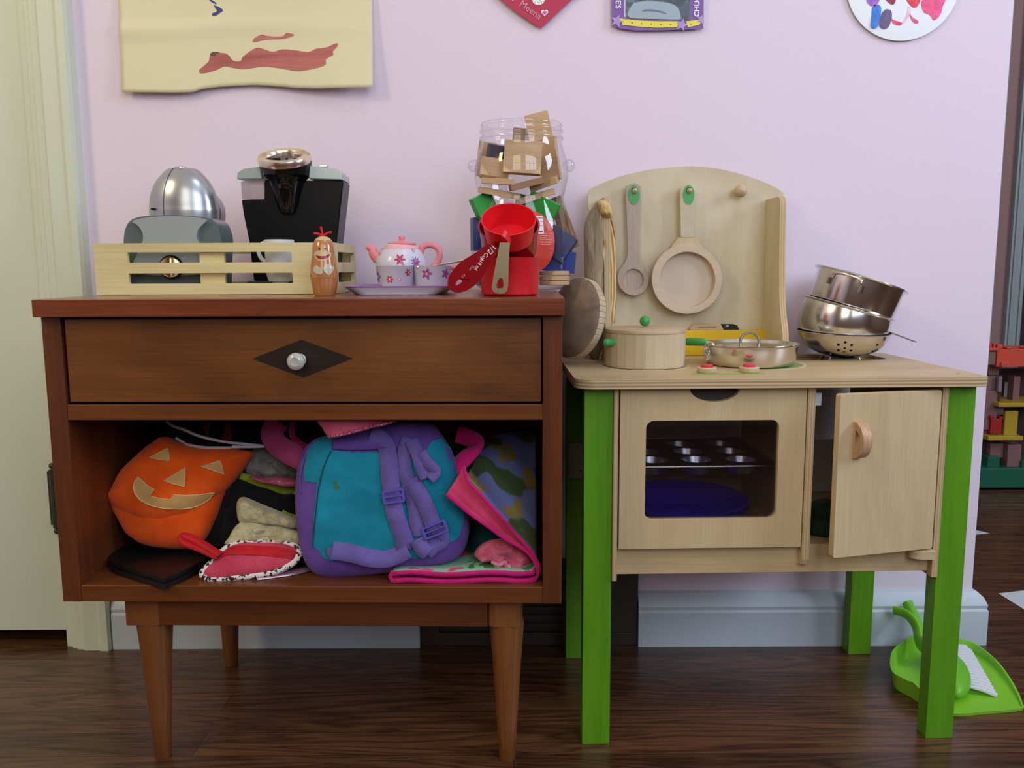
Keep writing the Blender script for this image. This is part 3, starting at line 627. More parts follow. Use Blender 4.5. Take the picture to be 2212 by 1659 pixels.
t = thing('photo_card', 'purple photo card with yellow strip and grey picture, curling on the wall', 'photo', at(1420, 60, 0))
PUR = mat('purple_print', (124, 76, 160), .45)
wallprism([(1321, -90), (1521, -90), (1519, 62), (1480, 64), (1420, 66), (1372, 66), (1340, 62), (1322, 55)], .006, .0008, 'card_sheet', PUR, t, smooth=0)
wallprism([(1348, -80), (1491, -80), (1489, 44), (1420, 42), (1350, 38)], .0069, .0004, 'picture', blobs('grey_picture', (58, 72, 78), [(92, 108, 112), (36, 46, 52)], 45, .52, .35), t, smooth=0)
wallprism([(1349, -80), (1350.5, -80), (1350.5, 37), (1349, 37)], .0069, .0005, 'border_line', mat('white_print', (240, 236, 244), .5), t, smooth=0)
wallprism(smooth2([(1360, 38), (1361, 18), (1372, 6), (1395, 3), (1430, 4), (1455, 10), (1467, 22), (1470, 38), (1465, 42), (1420, 41)], 4), .0074, .0003, 'picture', mat('grey_picture_light', (150, 168, 178), .35), t, smooth=0)
obj_m = mat('grey_picture_mark', (96, 108, 118), .4)
wallprism(smooth2([(1387, 25), (1392, 21), (1405, 20), (1420, 22), (1432, 25), (1441, 31), (1430, 28), (1415, 25), (1400, 24)], 3), .0078, .0002, 'picture', obj_m, t, smooth=0)
YL = mat('yellow_print', (232, 222, 60), .5)
wallprism([(1338, 40), (1365, 43), (1390, 45), (1420, 46), (1462, 46), (1466, 52), (1462, 59), (1420, 60), (1385, 58), (1345, 54), (1342, 47)], .0074, .0003, 'film_strip', YL, t, smooth=0)
wallprism([(1482, 46), (1510, 43), (1514, 50), (1510, 54), (1486, 59)], .0074, .0003, 'film_strip', YL, t, smooth=0)
for x, y in ((1346, 47), (1366, 49), (1386, 51), (1407, 52), (1428, 53), (1449, 53), (1492, 52)): wallprism(circ(x, y, 1.3, 8), .0078, .0002, 'film_hole', mat('dark_print', (70, 60, 40), .5), t, smooth=0)
def star(cx, cy, r, a0=0): return [(cx+(r if i % 2 == 0 else r*.45)*sin(a0+pi*i/5), cy-(r if i % 2 == 0 else r*.45)*cos(a0+pi*i/5)) for i in range(10)]
for x, y, r in ((1333, 46, 13), (1473, 54, 13), (1514, 42, 9)):
    wallprism(star(x, y, r+1.2, .3), .0079, .0002, 'star', mat('white_print', (240, 236, 244), .5), t, smooth=0); wallprism(star(x, y, r, .3), .0082, .0002, 'star', mat('lavender_print', (176, 144, 208), .5), t, smooth=0)
WH = mat('white_print', (240, 236, 244), .5)
walltext("CHUCK", 1506, 8, 14.5, 90, 'lettering', WH, t, bold=.00035); walltext("ESE'S", 1335, 2, 14.5, -90, 'lettering', WH, t, bold=.00035)

t = thing('painted_plate', 'round white paper plate daubed with pink, blue and purple paint on wall', 'artwork', at(1953, 30, 0))
cx, cz = wp(1953, -42); R = .0885
b = B(Matrix.Translation((cx, -.0065, cz)) @ Matrix.Rotation(pi/2, 4, 'X')); b.lathe([(1e-5, .0), (R*.8, .0), (R, -.002), (R*.999, -.003), (R*.8, -.001), (1e-5, -.001)], 64)
obj('plate', b, mat('white_paper', (240, 246, 248), .5), t)
def wm(c): return mat('plate_paint_%d_%d_%d' % c, c, .4, var=(120, tuple(min(255, int(x*1.18)+8) for x in c)))
for pts, c in (([(1884, 18), (1892, 10), (1902, 14), (1903, 28), (1898, 45), (1894, 60), (1882, 58), (1882, 40)], (36, 106, 190)),
               ([(1904, 30), (1914, 20), (1925, 24), (1926, 40), (1918, 60), (1905, 61), (1898, 50)], (88, 74, 116)),
               ([(1873, -5), (1900, -8), (1896, 8), (1886, 14), (1875, 8)], (150, 84, 180)),
               ([(1911, -5), (1934, -5), (1932, 8), (1924, 9)], (140, 24, 60)),
               ([(1958, -5), (1987, -5), (1984, 10), (1976, 17), (1966, 11)], (214, 44, 70)),
               ([(1994, -2), (2040, -5), (2036, 15), (2031, 32), (2018, 43), (2008, 32), (1994, 24)], (236, 76, 126)),
               ([(1925, 40), (1932, 44), (1948, 49), (1944, 55), (1930, 51)], (226, 62, 106)),
               ([(1965, 30), (1972, 38), (1984, 46), (1980, 51), (1970, 45)], (226, 82, 126)),
               ([(1962, 14), (1968, 22), (1962, 38), (1950, 52), (1948, 50), (1958, 34)], (238, 178, 202))):
    wallprism(smooth2(pts, 4), .0068, .0003, 'paint_dab', wm(c), t, smooth=0)

# ------------------------------------------------------------------ on the dresser: crate of toy appliances
def zpx(px, py, y): return at(px, py, y)
PINE = wood('pine_crate_wood', [(196, 180, 124), (214, 200, 146), (220, 208, 158)], 'x', 12, 9, .5, 1.5, .1)
YF = -.235; x0 = at(206, 600, YF).x; x1 = at(722, 600, YF).x; z0 = ZT+.0006; H = .0685; YB = YF+.165
cr_ = thing('wooden_crate', 'shallow slatted pine crate holding the toy appliances on the nightstand', 'crate', ((x0+x1)/2, (YF+YB)/2, z0))
def X(px): return at(px, 600, YF).x
sl = rrect(X(278), X(632), .0145, .0285, .0015, 2); s2 = rrect(X(278), X(632), .0425, .0565, .0015, 2)
b = B(Matrix.Translation((0, YF+.006, z0)) @ Matrix.Rotation(pi/2, 4, 'X')); b.prism([(x0, 0), (x1, 0), (x1, H), (x0, H)], .006, [sl, s2]); obj('front_panel', b, PINE, cr_, smooth=0)
b = B(Matrix.Translation((0, YB, z0)) @ Matrix.Rotation(pi/2, 4, 'X')); b.prism([(x0, 0), (x1, 0), (x1, H), (x0, H)], .006, [sl, s2]); obj('back_panel', b, PINE, cr_, smooth=0)
for xx in (x0, x1-.006):
    b = B(Matrix.Translation((xx, 0, z0)) @ Matrix.Rotation(pi/2, 4, 'Z') @ Matrix.Rotation(pi/2, 4, 'X'))
    b.prism([(YF+.006, 0), (YB-.006, 0), (YB-.006, H), (YF+.006, H)], .006, [rrect(YF+.03, YB-.012, .0145, .0285, .0015, 2), rrect(YF+.03, YB-.012, .0425, .0565, .0015, 2)])
    obj('end_panel', b, PINE, cr_, smooth=0)
obj('post', B().box(X(429), X(483), YF+.0062, YF+.0140, z0+.003, z0+H-.002), PINE, cr_, bevel=.0008)
obj('crate_floor', B().box(x0+.006, x1-.006, YF+.006, YB-.006, z0+.0005, z0+.004), PINE, cr_)
FL = z0+.0045

SILV = mat('silver_plastic', (164, 174, 176), .32, .25); SILVD = mat('dark_silver_plastic', (104, 116, 120), .22, .2)
# toaster: a profile in the upright plane, extruded in depth
ty = -.212
t = thing('toy_toaster', 'small silver toy toaster with a round dial, front left inside crate', 'toy toaster', (at(370, 600, ty).x, ty+.03, FL))
fr = upright(ty, 0)
def P2(pts): return [fr.hit(x, y) for x, y in pts]
out = [(p.x, p.y) for p in spl([(x, y, 0) for x, y in [fr.hit(*q) for q in ((266, 560), (265, 522), (268, 497), (278, 478), (300, 468), (340, 465), (390, 465), (440, 469), (462, 478), (472, 498), (476, 522), (474, 560))]], 6)]
zb = FL
b = B(Matrix.Translation((0, ty+.055, 0)) @ Matrix.Rotation(pi/2, 4, 'X')); b.prism([(out[0][0]+.003, zb)] + out + [(out[-1][0]-.003, zb)], .052)
tb = obj('body', b, SILVD, t, bevel=.004, smooth=50)
cen = P2([(288, 478), (300, 488), (309, 502), (310, 520), (300, 545), (296, 590), (448, 590), (441, 545), (427, 520), (428, 500), (436, 488), (446, 476), (420, 469), (370, 467), (320, 470)])
b = B(Matrix.Translation((0, ty+.0035, 0)) @ Matrix.Rotation(pi/2, 4, 'X')); b.prism(smooth2(cen, 4), .0065); obj('front_shell', b, SILV, t, bevel=.0015, smooth=50)
dx, dz = fr.hit(372, 577); M = Matrix.Translation((dx, ty-.003, dz)) @ Matrix.Rotation(pi/2, 4, 'X')
b = B(M); b.lathe([(.0150, 0), (.0165, .0005), (.0160, .002), (.0150, .002), (.0150, 0)], 40); obj('dial_ring', b, BLACK, t)
b = B(M); b.lathe([(1e-5, 0), (.0148, 0), (.0142, .004), (.012, .005), (1e-5, .0045)], 36); b.box(-.0018, .0018, -.013, .013, .004, .009); dl = obj('dial', b, mat('champagne_chrome', (210, 190, 150), .15, 1.0), t); dl['label'] = 'champagne coloured metal dial'
for i, ch in enumerate('0123'):
    a = radians(115-i*25-5); text(ch, .0085, M @ Matrix.Translation((.0215*cos(a), .0215*sin(a), .0006)) @ Matrix.Rotation(a-pi/2, 4, 'Z'), 'numeral', mat('pale_print', (196, 204, 206), .5), t, .0001)

# toy mixer: an ovoid with a seam and a second rear bulge
my = -.118
t = thing('toy_mixer', 'rounded silver toy mixer with a seam, standing behind toaster in crate', 'toy mixer', (at(396, 600, my).x, my, FL))
c = at(398, 448, my); b = B(Matrix.Translation((c.x, my, 0)))
zt_ = at(398, 362, my).z; R = .0505
zs = [FL+.02, FL+.045, FL+.06, c.z-.012, c.z, c.z+.013, c.z+.026, c.z+.038, c.z+.047, c.z+.055, zt_-.002, zt_]; rs = [.02, .036, .046, .0505, .0500, .0485, .0445, .0380, .0300, .0205, .0095, 1e-5]
p_ = spl([(r, z, 0) for r, z in zip(rs, zs)], 4); b.lathe([(max(p.x, 1e-5), p.y) for p in p_], 48, sy=.62); obj('body', b, mat('silver_shell', (178, 182, 186), .26, .75), t)
q = at(372, 420, my-.03)
pts = []
for k in range(21):
    i_ = 4+int(k*(len(p_)-12)/20); rr = p_[i_].x; a = radians(-112); pts.append((c.x+rr*cos(a)*1.002, my+rr*.62*sin(a)-.0004, p_[i_].y))
obj('seam', B().tube(pts, .0004, 6), mat('seam_dark', (40, 42, 44), .5), t)
b = B(); b.ball((at(452, 460, my+.02).x, my+.02, at(452, 462, my+.02).z), .0235, sz=1.35, sy=1.0); obj('motor_bulge', b, mat('silver_shell', (178, 182, 186), .26, .75), t)
b = B(Matrix.Translation((at(391, 366, my).x, my, zt_-.0035))); b.lathe([(1e-5, 0), (.0095, 0), (.0095, .003), (.0075, .0048), (1e-5, .0048)], 12); obj('cap', b, STEEL, t)
b = B(Matrix.Translation((c.x, my, FL))); b.lathe([(1e-5, 0), (.042, 0), (.042, .006), (.03, .009), (.012, .010), (.012, .05), (1e-5, .05)], 40, sy=.7); obj('base', b, SILVD, t)
b = B(); q = at(333, 452, my-.02); b.box(q.x-.002, q.x+.004, my-.027, my-.018, q.z-.0015, q.z+.001); obj('vent_slot', b, BLACK, t)

# toy coffee maker
cy = -.150
t = thing('toy_coffee_maker', 'black and silver toy pod coffee maker with a chrome ring on top', 'toy coffee maker', (at(628, 600, cy).x, cy+.03, FL))
fr = upright(cy, 0)
def ext(pts, y0, d, name, m, par, bev=.0, n=0, smooth=40):
    L = [fr.hit(x, y) for x, y in pts]; L = smooth2(L, n) if n else L
    b = B(Matrix.Translation((0, y0+d, 0)) @ Matrix.Rotation(pi/2, 4, 'X')); b.prism(L, d); return obj(name, b, m, par, bevel=bev, smooth=smooth)
BLK = mat('matt_black_plastic', (9, 11, 15), .3, Specular_IOR_Level=.2); BLKG = mat('gloss_black_plastic', (10, 11, 13), .08)
zb = FL
bl = fr.hit(538, 590)[0]; br_ = fr.hit(722, 590)[0]
L = [fr.hit(516, 430), fr.hit(566, 430), fr.hit(566, 387), fr.hit(739, 389), fr.hit(730, 470), fr.hit(724, 525), (br_-.002, zb+.012), (bl+.003, zb+.012), fr.hit(533, 520), fr.hit(522, 468)]
b = B(Matrix.Translation((0, cy+.062, 0)) @ Matrix.Rotation(pi/2, 4, 'X')); b.prism(L, .052); obj('housing', b, BLK, t, bevel=.0025, smooth=45)
obj('drip_tray', B().box(bl, br_, cy-.012, cy+.064, zb, zb+.012), mat('dark_grey_plastic', (62, 68, 66), .4), t, bevel=.002)
ext([(510, 384), (512, 372), (524, 364), (565, 359), (565, 386), (512, 387)], cy+.002, .062, 'silver_top', mat('silver_lid_plastic', (172, 186, 186), .28, .35), t, .0012)
ext([(666, 358), (724, 364), (737, 374), (738, 388), (666, 386)], cy+.002, .062, 'silver_top', mat('silver_lid_plastic', (172, 186, 186), .28, .35), t, .0012)
b = B(); q0 = fr.hit(514, 389); q1 = fr.hit(565, 389); q2 = fr.hit(518, 429)
b.box(q0[0]+.0006, q1[0]-.001, cy+.012, cy+.060, q2[1]+.0005, q0[1]-.001); obj('water_tank', b, clear('smoky_tank', (.80, .78, .78), .05), t)
cx = fr.hit(616, 400)[0]; z1, z2, z3 = [fr.hit(616, y)[1] for y in (352, 398, 460)]
b = B(Matrix.Translation((cx, cy+.008, 0))); b.lathe([(1e-5, z3), (.010, z3), (.015, z3+.012), (.020, z2-.010), (.0245, z2+.004), (.0355, z2+.012), (.0372, z1-.003), (.0372, z1+.004), (1e-5, z1+.004)], 44, sy=.85); obj('brew_head', b, BLKG, t)
M = Matrix.Translation((cx-.001, cy+.006, z1+.0045)) @ Matrix.Rotation(radians(24), 4, 'X')
b = B(M); b.lathe([(.0378, -.002), (.0382, .003), (.0365, .007), (.0320, .0090), (.0262, .0075), (.0240, .004), (.0240, .000), (.0378, -.002)], 52, sy=.92); ri = obj('lid_ring', b, mat('warm_chrome', (240, 226, 208), .24, 1.0), t); ri['label'] = 'tilted chrome ring'
b = B(M); b.lathe([(1e-5, -.001), (.0245, -.001), (.0245, .003), (1e-5, .002)], 36, sy=.92); obj('lid_well', b, mat('brown_well', (78, 62, 54), .4), t)
b = B(); q = fr.hit(690, 362); b.box(q[0]-.006, q[0]+.006, cy+.02, cy+.035, q[1]+.003, q[1]+.0065); obj('button', b, STEEL, t, bevel=.001)
# white toy mug under the brewer
my_ = cy-.045
q = at(600, 600, my_); t = thing('toy_mug', 'white toy mug in the crate below the coffee maker', 'mug', (at(606, 600, my_).x, my_, FL))
zt_ = at(600, 518, my_).z; b = B(Matrix.Translation((at(606, 600, my_).x, my_, 0))); b.lathe([(1e-5, FL+.012), (.016, FL+.012), (.0185, FL+.02), (.0205, zt_-.001), (.0198, zt_), (.0188, zt_-.002), (.017, FL+.02), (1e-5, FL+.016)], 36)
b.lathe([(1e-5, FL), (.011, FL), (.011, FL+.012), (1e-5, FL+.012)], 24)
WHP = mat('white_plastic', (214, 218, 222), .35); obj('cup', b, WHP, t)
h0 = at(587, 540, my_); pts = spl([(h0.x+.004, my_, zt_-.004), (h0.x-.012, my_, zt_-.005), (h0.x-.018, my_, zt_-.018), (h0.x-.010, my_, zt_-.03), (h0.x+.006, my_, zt_-.034)], 6); obj('handle', B().tube(pts, .003, 10), WHP, t)

# painted wooden doll
dy = -.297
q = at(702, 640, dy); DX = q.x; z0d = ZT+.0004; k = .00059
t = thing('wooden_doll', 'small brown wooden monkey doll with red yarn bow in front of crate', 'doll', (DX, dy, z0d))
ob = wood('doll_lacquer', [(170, 108, 58), (184, 122, 68), (190, 130, 76)], 'z', 30, 2, .18, 1, .08, coat=.7)
prof = [(1e-5, 0), (.0125, 0), (.0138, .002), (.0165, .014), (.0178, .022)]
prof2 = [(.0176, .0225), (.0178, .026), (.0172, .034), (.0155, .044), (.0145, .054), (.0140, .060), (.0125, .0665), (.0108, .0695)]
prof3 = [(.0108, .0695), (.0085, .0722), (.005, .0742), (1e-5, .0750)]
M = Matrix.Translation((DX, dy, z0d)); obj('lower_body', B(M).lathe(prof, 40), ob, t); obj('upper_body', B(M).lathe([(1e-5, .0225)]+prof2+[(1e-5, .0695)], 40), ob, t)
obj('head_top', B(M).lathe([(1e-5, .0695)]+prof3, 40), mat('cream_lacquer', (196, 178, 128), .25), t)
def rad_at(z):
    P = prof+prof2+prof3
    for (r0, a), (r1, c_) in zip(P, P[1:]):
        if a <= z <= c_ and c_ > a: return r0+(r1-r0)*(z-a)/(c_-a)
    return .01
def dpatch(pts, name, m, lift=.0003):    # pts: px in doll picture (mm-ish), wrapped on the body
    uv = smooth2(pts, 4); bm = bmesh.new(); vv = [bm.verts.new((u, v, 0)) for u, v in uv]
    for tr in tessellate_polygon([[V((u, v, 0)) for u, v in uv]]): bm.faces.new([vv[i] for i in tr])
    for _ in range(4):
        es = [e for e in bm.edges if e.calc_length() > .0025]
        if not es: break
        bmesh.ops.subdivide_edges(bm, edges=es, cuts=1); bmesh.ops.triangulate(bm, faces=bm.faces)
    bm.verts.index_update(); vs = []
    for v_ in bm.verts: z = v_.co.y; r = rad_at(z)+lift; x = max(-r*.98, min(r*.98, v_.co.x)); vs.append((DX+x, dy-sqrt(max(0, r*r-x*x)), z0d+z))
    b = B(); b.add(vs, [tuple(v.index for v in f.verts) for f in bm.faces]); bm.free(); obj(name, b, m, t)
def D_(x, y): return ((x-625)*.0000575, (1545-y)*.0000595)
CL = mat('cream_lacquer', (196, 178, 128), .25)
dpatch([D_(*p) for p in ((460, 650), (520, 600), (640, 590), (780, 610), (830, 660), (810, 740), (740, 800), (640, 820), (540, 790), (480, 720))], 'muzzle', CL)
dpatch([D_(*p) for p in ((510, 695), (620, 712), (720, 705), (800, 670), (790, 720), (720, 765), (620, 775), (545, 750))], 'mouth', mat('doll_red', (150, 30, 40), .25), .0006)
PG = mat('pale_green_lacquer', (184, 186, 160), .22)
dpatch([D_(*p) for p in ((440, 990), (500, 900), (560, 930), (620, 960), (655, 1040), (630, 1085), (540, 1080), (470, 1050))], 'hand_mark', PG)
dpatch([D_(*p) for p in ((680, 940), (760, 880), (860, 920), (885, 980), (840, 1050), (790, 1110), (720, 1060), (680, 1000))], 'hand_mark', PG)
for x in (590, 715): dpatch([D_(x+18*cos(a), 560+20*sin(a)) for a in [2*pi*i/8 for i in range(8)]], 'eye', BLACK, .0005)
yr = mat('red_yarn', (214, 24, 44), .8); T0 = V((DX, dy, z0d+.0752))
for d in ((-.011, -.001, .003), (.011, -.001, .0045), (-.0025, 0, .0115), (.004, .004, .002), (-.006, .003, .0015)):
    obj('yarn_bow', B().tube([T0+V((0, 0, -.001)), T0+V(d)*.5+V((0, 0, .001)), T0+V(d)], [.0011, .0013, .0017], 8), yr, t)

# ------------------------------------------------------------------ tea set
FLOW = blobs('flower_tin', (206, 206, 222), [(196, 40, 70), (128, 70, 160), (232, 140, 160)], 75, .62, .22, 2)
PINKP = mat('pink_plastic', (226, 130, 140), .3)
def flowers(b, P, n, c, r, cz, k=5):
    pass
ty = -.225; z0 = ZT+.0005
t = thing('tea_tray', 'flat lilac-rimmed tin tea tray under the toy tea set', 'tray', (at(865, 620, ty).x, ty, z0))
xa, xb = at(752, 612, ty).x, at(985, 612, ty).x; cx = (xa+xb)/2; w = (xb-xa)/2
b = B(); ys = .068
def trl(w_, d_, z): return [(cx+px_*1.0, ty+.01+py_, z) for px_, py_ in rrect(-w_, w_, -d_, d_, .02)]
rows = [trl(w-.016, ys-.003, z0), trl(w-.003, ys-.001, z0+.009), trl(w, ys, z0+.0105), trl(w-.0005, ys-.0005, z0+.0112), trl(w-.004, ys-.004, z0+.0098), trl(w-.014, ys-.014, z0+.0016)]
n = len(rows[0]); vs = [p for r_ in rows for p in r_]; b.m = 0; b.add(vs, [(i*n+j, i*n+(j+1) % n, (i+1)*n+(j+1) % n, (i+1)*n+j) for i in range(5) for j in range(n)]+[tuple(range(n)), tuple(range(5*n, 6*n))])
tr_ = obj('tray_body', b, [mat('tin_underside', (196, 198, 216), .3, .1), mat('lilac_print', (160, 110, 180), .3)], t, smooth=40)
for p in tr_.data.polygons:
    if max(tr_.data.vertices[i].co.z for i in p.vertices) > .0103 or (min(tr_.data.vertices[i].co.z for i in p.vertices) > .0015 and p.normal.z > .2): p.material_index = 1
TZ = z0+.0018
def flower(M, R, cpet, ccen, par, nn=6, name='flower'):   # flat petals wrapped on radius R
    for cl, loop, l in ((cpet, [( (1+.38*cos(nn*a))*cos(a), (1+.38*cos(nn*a))*sin(a)) for a in [2*pi*i/36 for i in range(36)]], .00035), (ccen, [(.42*cos(a), .42*sin(a)) for a in [2*pi*i/12 for i in range(12)]], .0006)): yield cl, loop, l
def decal(cx, cy_, rf, ang_, z, s, cpet, ccen, par, nn=6):
    for cl, loop, l in flower(None, 0, cpet, ccen, par, nn):
        bm_v = []; fs = [tuple(range(len(loop)))]
        vs = [];
        vs.append(None); m_ = len(loop); L2 = [(0, 0)]+loop
        for (u, v) in L2:
            zz_ = z+v*s; r_ = rf(zz_)+l; a = radians(ang_)+u*s/max(r_, .004); vs.append((cx+r_*sin(a), cy_-r_*cos(a), zz_))
        vs = vs[1:]; b = B(); b.add(vs, [(0, 1+i, 1+(i+1) % m_) for i in range(m_)]); o = obj('flower', b, mat('decal_%d_%d_%d' % cl, cl, .3), par, smooth=0)
def prof_r(prof):
    def f(z):
        for (r0, a), (r1, c_) in zip(prof, prof[1:]):
            if min(a, c_) <= z <= max(a, c_) and a != c_: return r0+(r1-r0)*(z-a)/(c_-a)
        return prof[-1][0] if z > prof[-1][1] else prof[0][0]
    return f
TIN = mat('white_tin', (206, 206, 220), .22); RD = (196, 34, 60); PU = (136, 84, 168); PI = (228, 140, 156)
# teapot
py_ = -.188
tp = thing('toy_teapot', 'white tin toy teapot with pink spout, handle and flower pattern', 'teapot', (at(870, 600, py_).x, py_, TZ))
cx = at(866, 560, py_).x; k = 1.212/1853
z = lambda y: at(866, y, py_).z
prof = [(.024, TZ), (.030, TZ+.004), (.0345, z(590)), (.0355, z(575)), (.0350, z(565)), (.0325, z(553)), (.0285, z(542)), (.0235, z(533)), (.0200, z(528)), (.0190, z(527))]
obj('body', B(Matrix.Translation((cx, py_, 0))).lathe([(1e-5, TZ)]+prof+[(1e-5, z(527))], 44), TIN, tp)
obj('lid', B(Matrix.Translation((cx+.002, py_, 0))).lathe([(1e-5, z(528)), (.0205, z(528)), (.0205, z(525.5)), (.014, z(522)), (.005, z(520.5)), (.0035, z(519)), (.0045, z(514)), (.004, z(510)), (1e-5, z(509))], 36), PINKP, tp)
pts = spl([at(818, 560, py_), at(808, 548, py_), at(803, 538, py_), at(792, 532, py_)], 6); n = len(pts); obj('spout', B().tube(pts, [.009-.0052*i/(n-1) for i in range(n)], 14), PINKP, tp)
pts = spl([at(908, 548, py_), at(914, 533, py_), at(930, 529, py_), at(945, 536, py_), at(950, 552, py_), at(944, 568, py_), at(934, 577, py_)], 6); obj('handle', B().tube(pts, .0044, 12), PINKP, tp)
f = prof_r(prof)
for a, yy, s_, c1, c2, nn in ((5, 561, .0058, RD, PU, 6), (42, 566, .0060, PU, RD, 9), (44, 541, .0022, (150, 130, 160), (230, 220, 230), 5), (-62, 548, .0026, PI, RD, 5), (12, 571, .002, PI, RD, 5)): decal(cx, py_, f, a, z(yy), s_, c1, c2, tp, nn)
b = B()                                    # scalloped pink collar under the lid
for i in range(48):
    pass
vs = []; fs = []; N = 96
for i in range(N):
    a = 2*pi*i/N; zl = z(536)-.0022*abs(sin(a*8))
    for q_ in range(4): zz_ = z(529)+(zl-z(529))*q_/3; r_ = f(zz_)+.0003; vs.append((cx+r_*sin(a), py_-r_*cos(a), zz_))
for i in range(N):
    for q_ in range(3): fs.append((i*4+q_, ((i+1) % N)*4+q_, ((i+1) % N)*4+q_+1, i*4+q_+1))
obj('scallop_band', b.add(vs, fs), mat('pale_pink_print', (232, 170, 178), .3), tp)
# two cups
def cup(pxc, yy, lab, hs, dec):
    cx = at(pxc, 590, yy).x; D_k = (1.40+yy)/1853; R = 40*D_k*1.02; zt_ = at(pxc, 574, yy).z
    c_ = thing('toy_teacup', lab, 'cup', (cx, yy, TZ), 0, 'tin tea cups')
    prof = [(R*.66, TZ), (R*.80, TZ+.003), (R*.93, TZ+.010), (R*1.0, zt_-.001), (R*1.03, zt_), (R*.97, zt_-.0005), (R*.85, TZ+.009), (1e-5, TZ+.003)]
    obj('bowl', B(Matrix.Translation((cx, yy, 0))).lathe([(1e-5, TZ)]+prof, 40), TIN, c_)
    a = radians(hs); dr_ = V((sin(a), -cos(a), 0)); C0 = V((cx, yy, 0))
    pts = spl([C0+dr_*R*.93+V((0, 0, zt_-.004)), C0+dr_*(R*1.32)+V((0, 0, zt_-.003)), C0+dr_*R*1.42+V((0, 0, zt_-.010)), C0+dr_*R*1.2+V((0, 0, zt_-.017)), C0+dr_*R*.85+V((0, 0, TZ+.007))], 5); obj('handle', B().tube(pts, .0026, 10), PINKP, c_)
    f = prof_r(prof[:5])
    for a, k_, s_, c1, c2, nn in dec: decal(cx, yy, f, a, TZ+(zt_-TZ)*k_, s_, c1, c2, c_, nn)
cup(855, -.248, 'tin tea cup with flowers on tray, left of the other cup', 150, ((-12, .5, .0038, RD, (230, 200, 210), 6), (18, .5, .0024, PI, (240, 230, 235), 6), (48, .75, .0040, RD, PI, 6), (-62, .6, .0052, PU, (210, 200, 220), 5), (-50, .2, .003, RD, PI, 6), (60, .12, .003, RD, PI, 5)))
cup(934, -.246, 'tin tea cup with purple flowers on tray, beside measuring cups', 86, ((-12, .7, .0056, PU, PI, 5), (-12, .72, .0032, RD, PI, 5), (32, .15, .0035, RD, PI, 6), (50, .7, .0052, PU, RD, 5), (68, .2, .004, PU, PI, 6)))
t = thing('silver_spoon', 'silver toy spoon lying across tea cup and into the red cups', 'spoon', at(950, 572, -.262))
pts = spl([at(899, 577, -.262), at(918, 579, -.262), at(935, 576, -.264), at(960, 570, -.266), at(1003, 562, -.268)], 6)
obj('handle', B().tube(pts[9:], .0016, 10, flat=1.4), STEEL, t)
n = 11; obj('bowl', B().tube(pts[:n], [.0003+.0042*sin(pi*(i+.6)/n)**.7 for i in range(n)], 14), STEEL, t)

# ------------------------------------------------------------------ red measuring cups
RED = mat('bright_red_plastic', (204, 22, 36), .38); REDD = mat('dark_red_plastic', (140, 10, 22), .16)
def tilted(cpx, y, axis):               # matrix whose z axis is the cup axis, origin at the rim centre
    return Matrix.Translation(at(cpx[0], cpx[1], y)) @ rotto(axis)
# upright one at the right
cy = -.318; cx = at(1101, 600, cy).x; zt_ = at(1101, 556, cy).z; R = 66*(1.40+cy)/1853
t = thing('measuring_cup', 'red plastic measuring cup standing upright at the bottom of the set', 'measuring cup', (cx, cy, z0), 0, 'red measuring cups')
t.name = 'measuring_cup'
obj('bowl', B(Matrix.Translation((cx, cy, 0))).lathe([(1e-5, z0), (R*.86, z0), (R*.92, z0+.002), (R*.985, zt_-.001), (R*1.0, zt_), (R*.97, zt_), (R*.9, z0+.004), (1e-5, z0+.003)], 48), RED, t)
# the half cup measure: dark red, tilted forward, long handle
def orient(rim, y, axis, R): return Matrix.Translation(at(rim[0], rim[1], y)) @ rotto(axis)
yB = -.325
MB = orient((1099, 487), yB, (-.02, -.60, .80), 0); RB = 65*(1.40+yB)/1853
t = thing('measuring_cup', 'dark red half cup measure with long lettered handle, tilted inside set', 'measuring cup', (cx, yB, zt_), 0, 'red measuring cups')
obj('bowl', B(MB).lathe([(1e-5, -.040), (RB*.84, -.040), (RB*.9, -.038), (RB*.98, -.001), (RB*1.02, 0), (RB*.96, .0003), (RB*.86, -.036), (1e-5, -.037)], 48), REDD, t)
fh = upright(-.374, 0, 0)
L = [fh.hit(*p) for p in crop(7.213, 960, 420, [(690, 770), (850, 850), (800, 960), (720, 1060), (660, 1160), (590, 1290), (480, 1410), (340, 1500), (200, 1530), (100, 1490), (60, 1420), (65, 1290), (140, 1170), (260, 1050), (420, 950), (560, 860)])]
hl = [fh.hit(*p) for p in crop(7.213, 960, 420, [(180, 1420), (185, 1370), (230, 1325), (270, 1335), (270, 1365), (225, 1400)])]
hM = Matrix.Translation((0, -.374, 0)) @ Matrix.Rotation(pi/2, 4, 'X')
ho = obj('handle', B(hM).prism(smooth2(L, 4), .0035, [smooth2(hl, 3)[::-1]]), REDD, t, smooth=30)
md = ho.modifiers.new('bevel', 'BEVEL'); md.width = .001; md.segments = 2; md.limit_method = 'ANGLE'; md.angle_limit = radians(60)
q0 = MB @ V((0, -RB, -.002))
obj('handle_root', B().tube([MB @ V((-RB*.35, -RB*.9, -.002)), V((fh.hit(1065, 535)[0], -.372, fh.hit(1065, 535)[1]))], .006, 10, flat=.5), REDD, t)
def ftext(s, px, py, h, rot, par, m, y=-.3778):
    p = at(px, py, y); M = Matrix.Translation(p) @ Matrix.Rotation(pi/2, 4, 'X') @ Matrix.Rotation(radians(rot), 4, 'Z'); text(s, h, M, 'lettering', m, par, .0001, bold=.00008)
WT = mat('white_lettering', (226, 210, 214), .5)
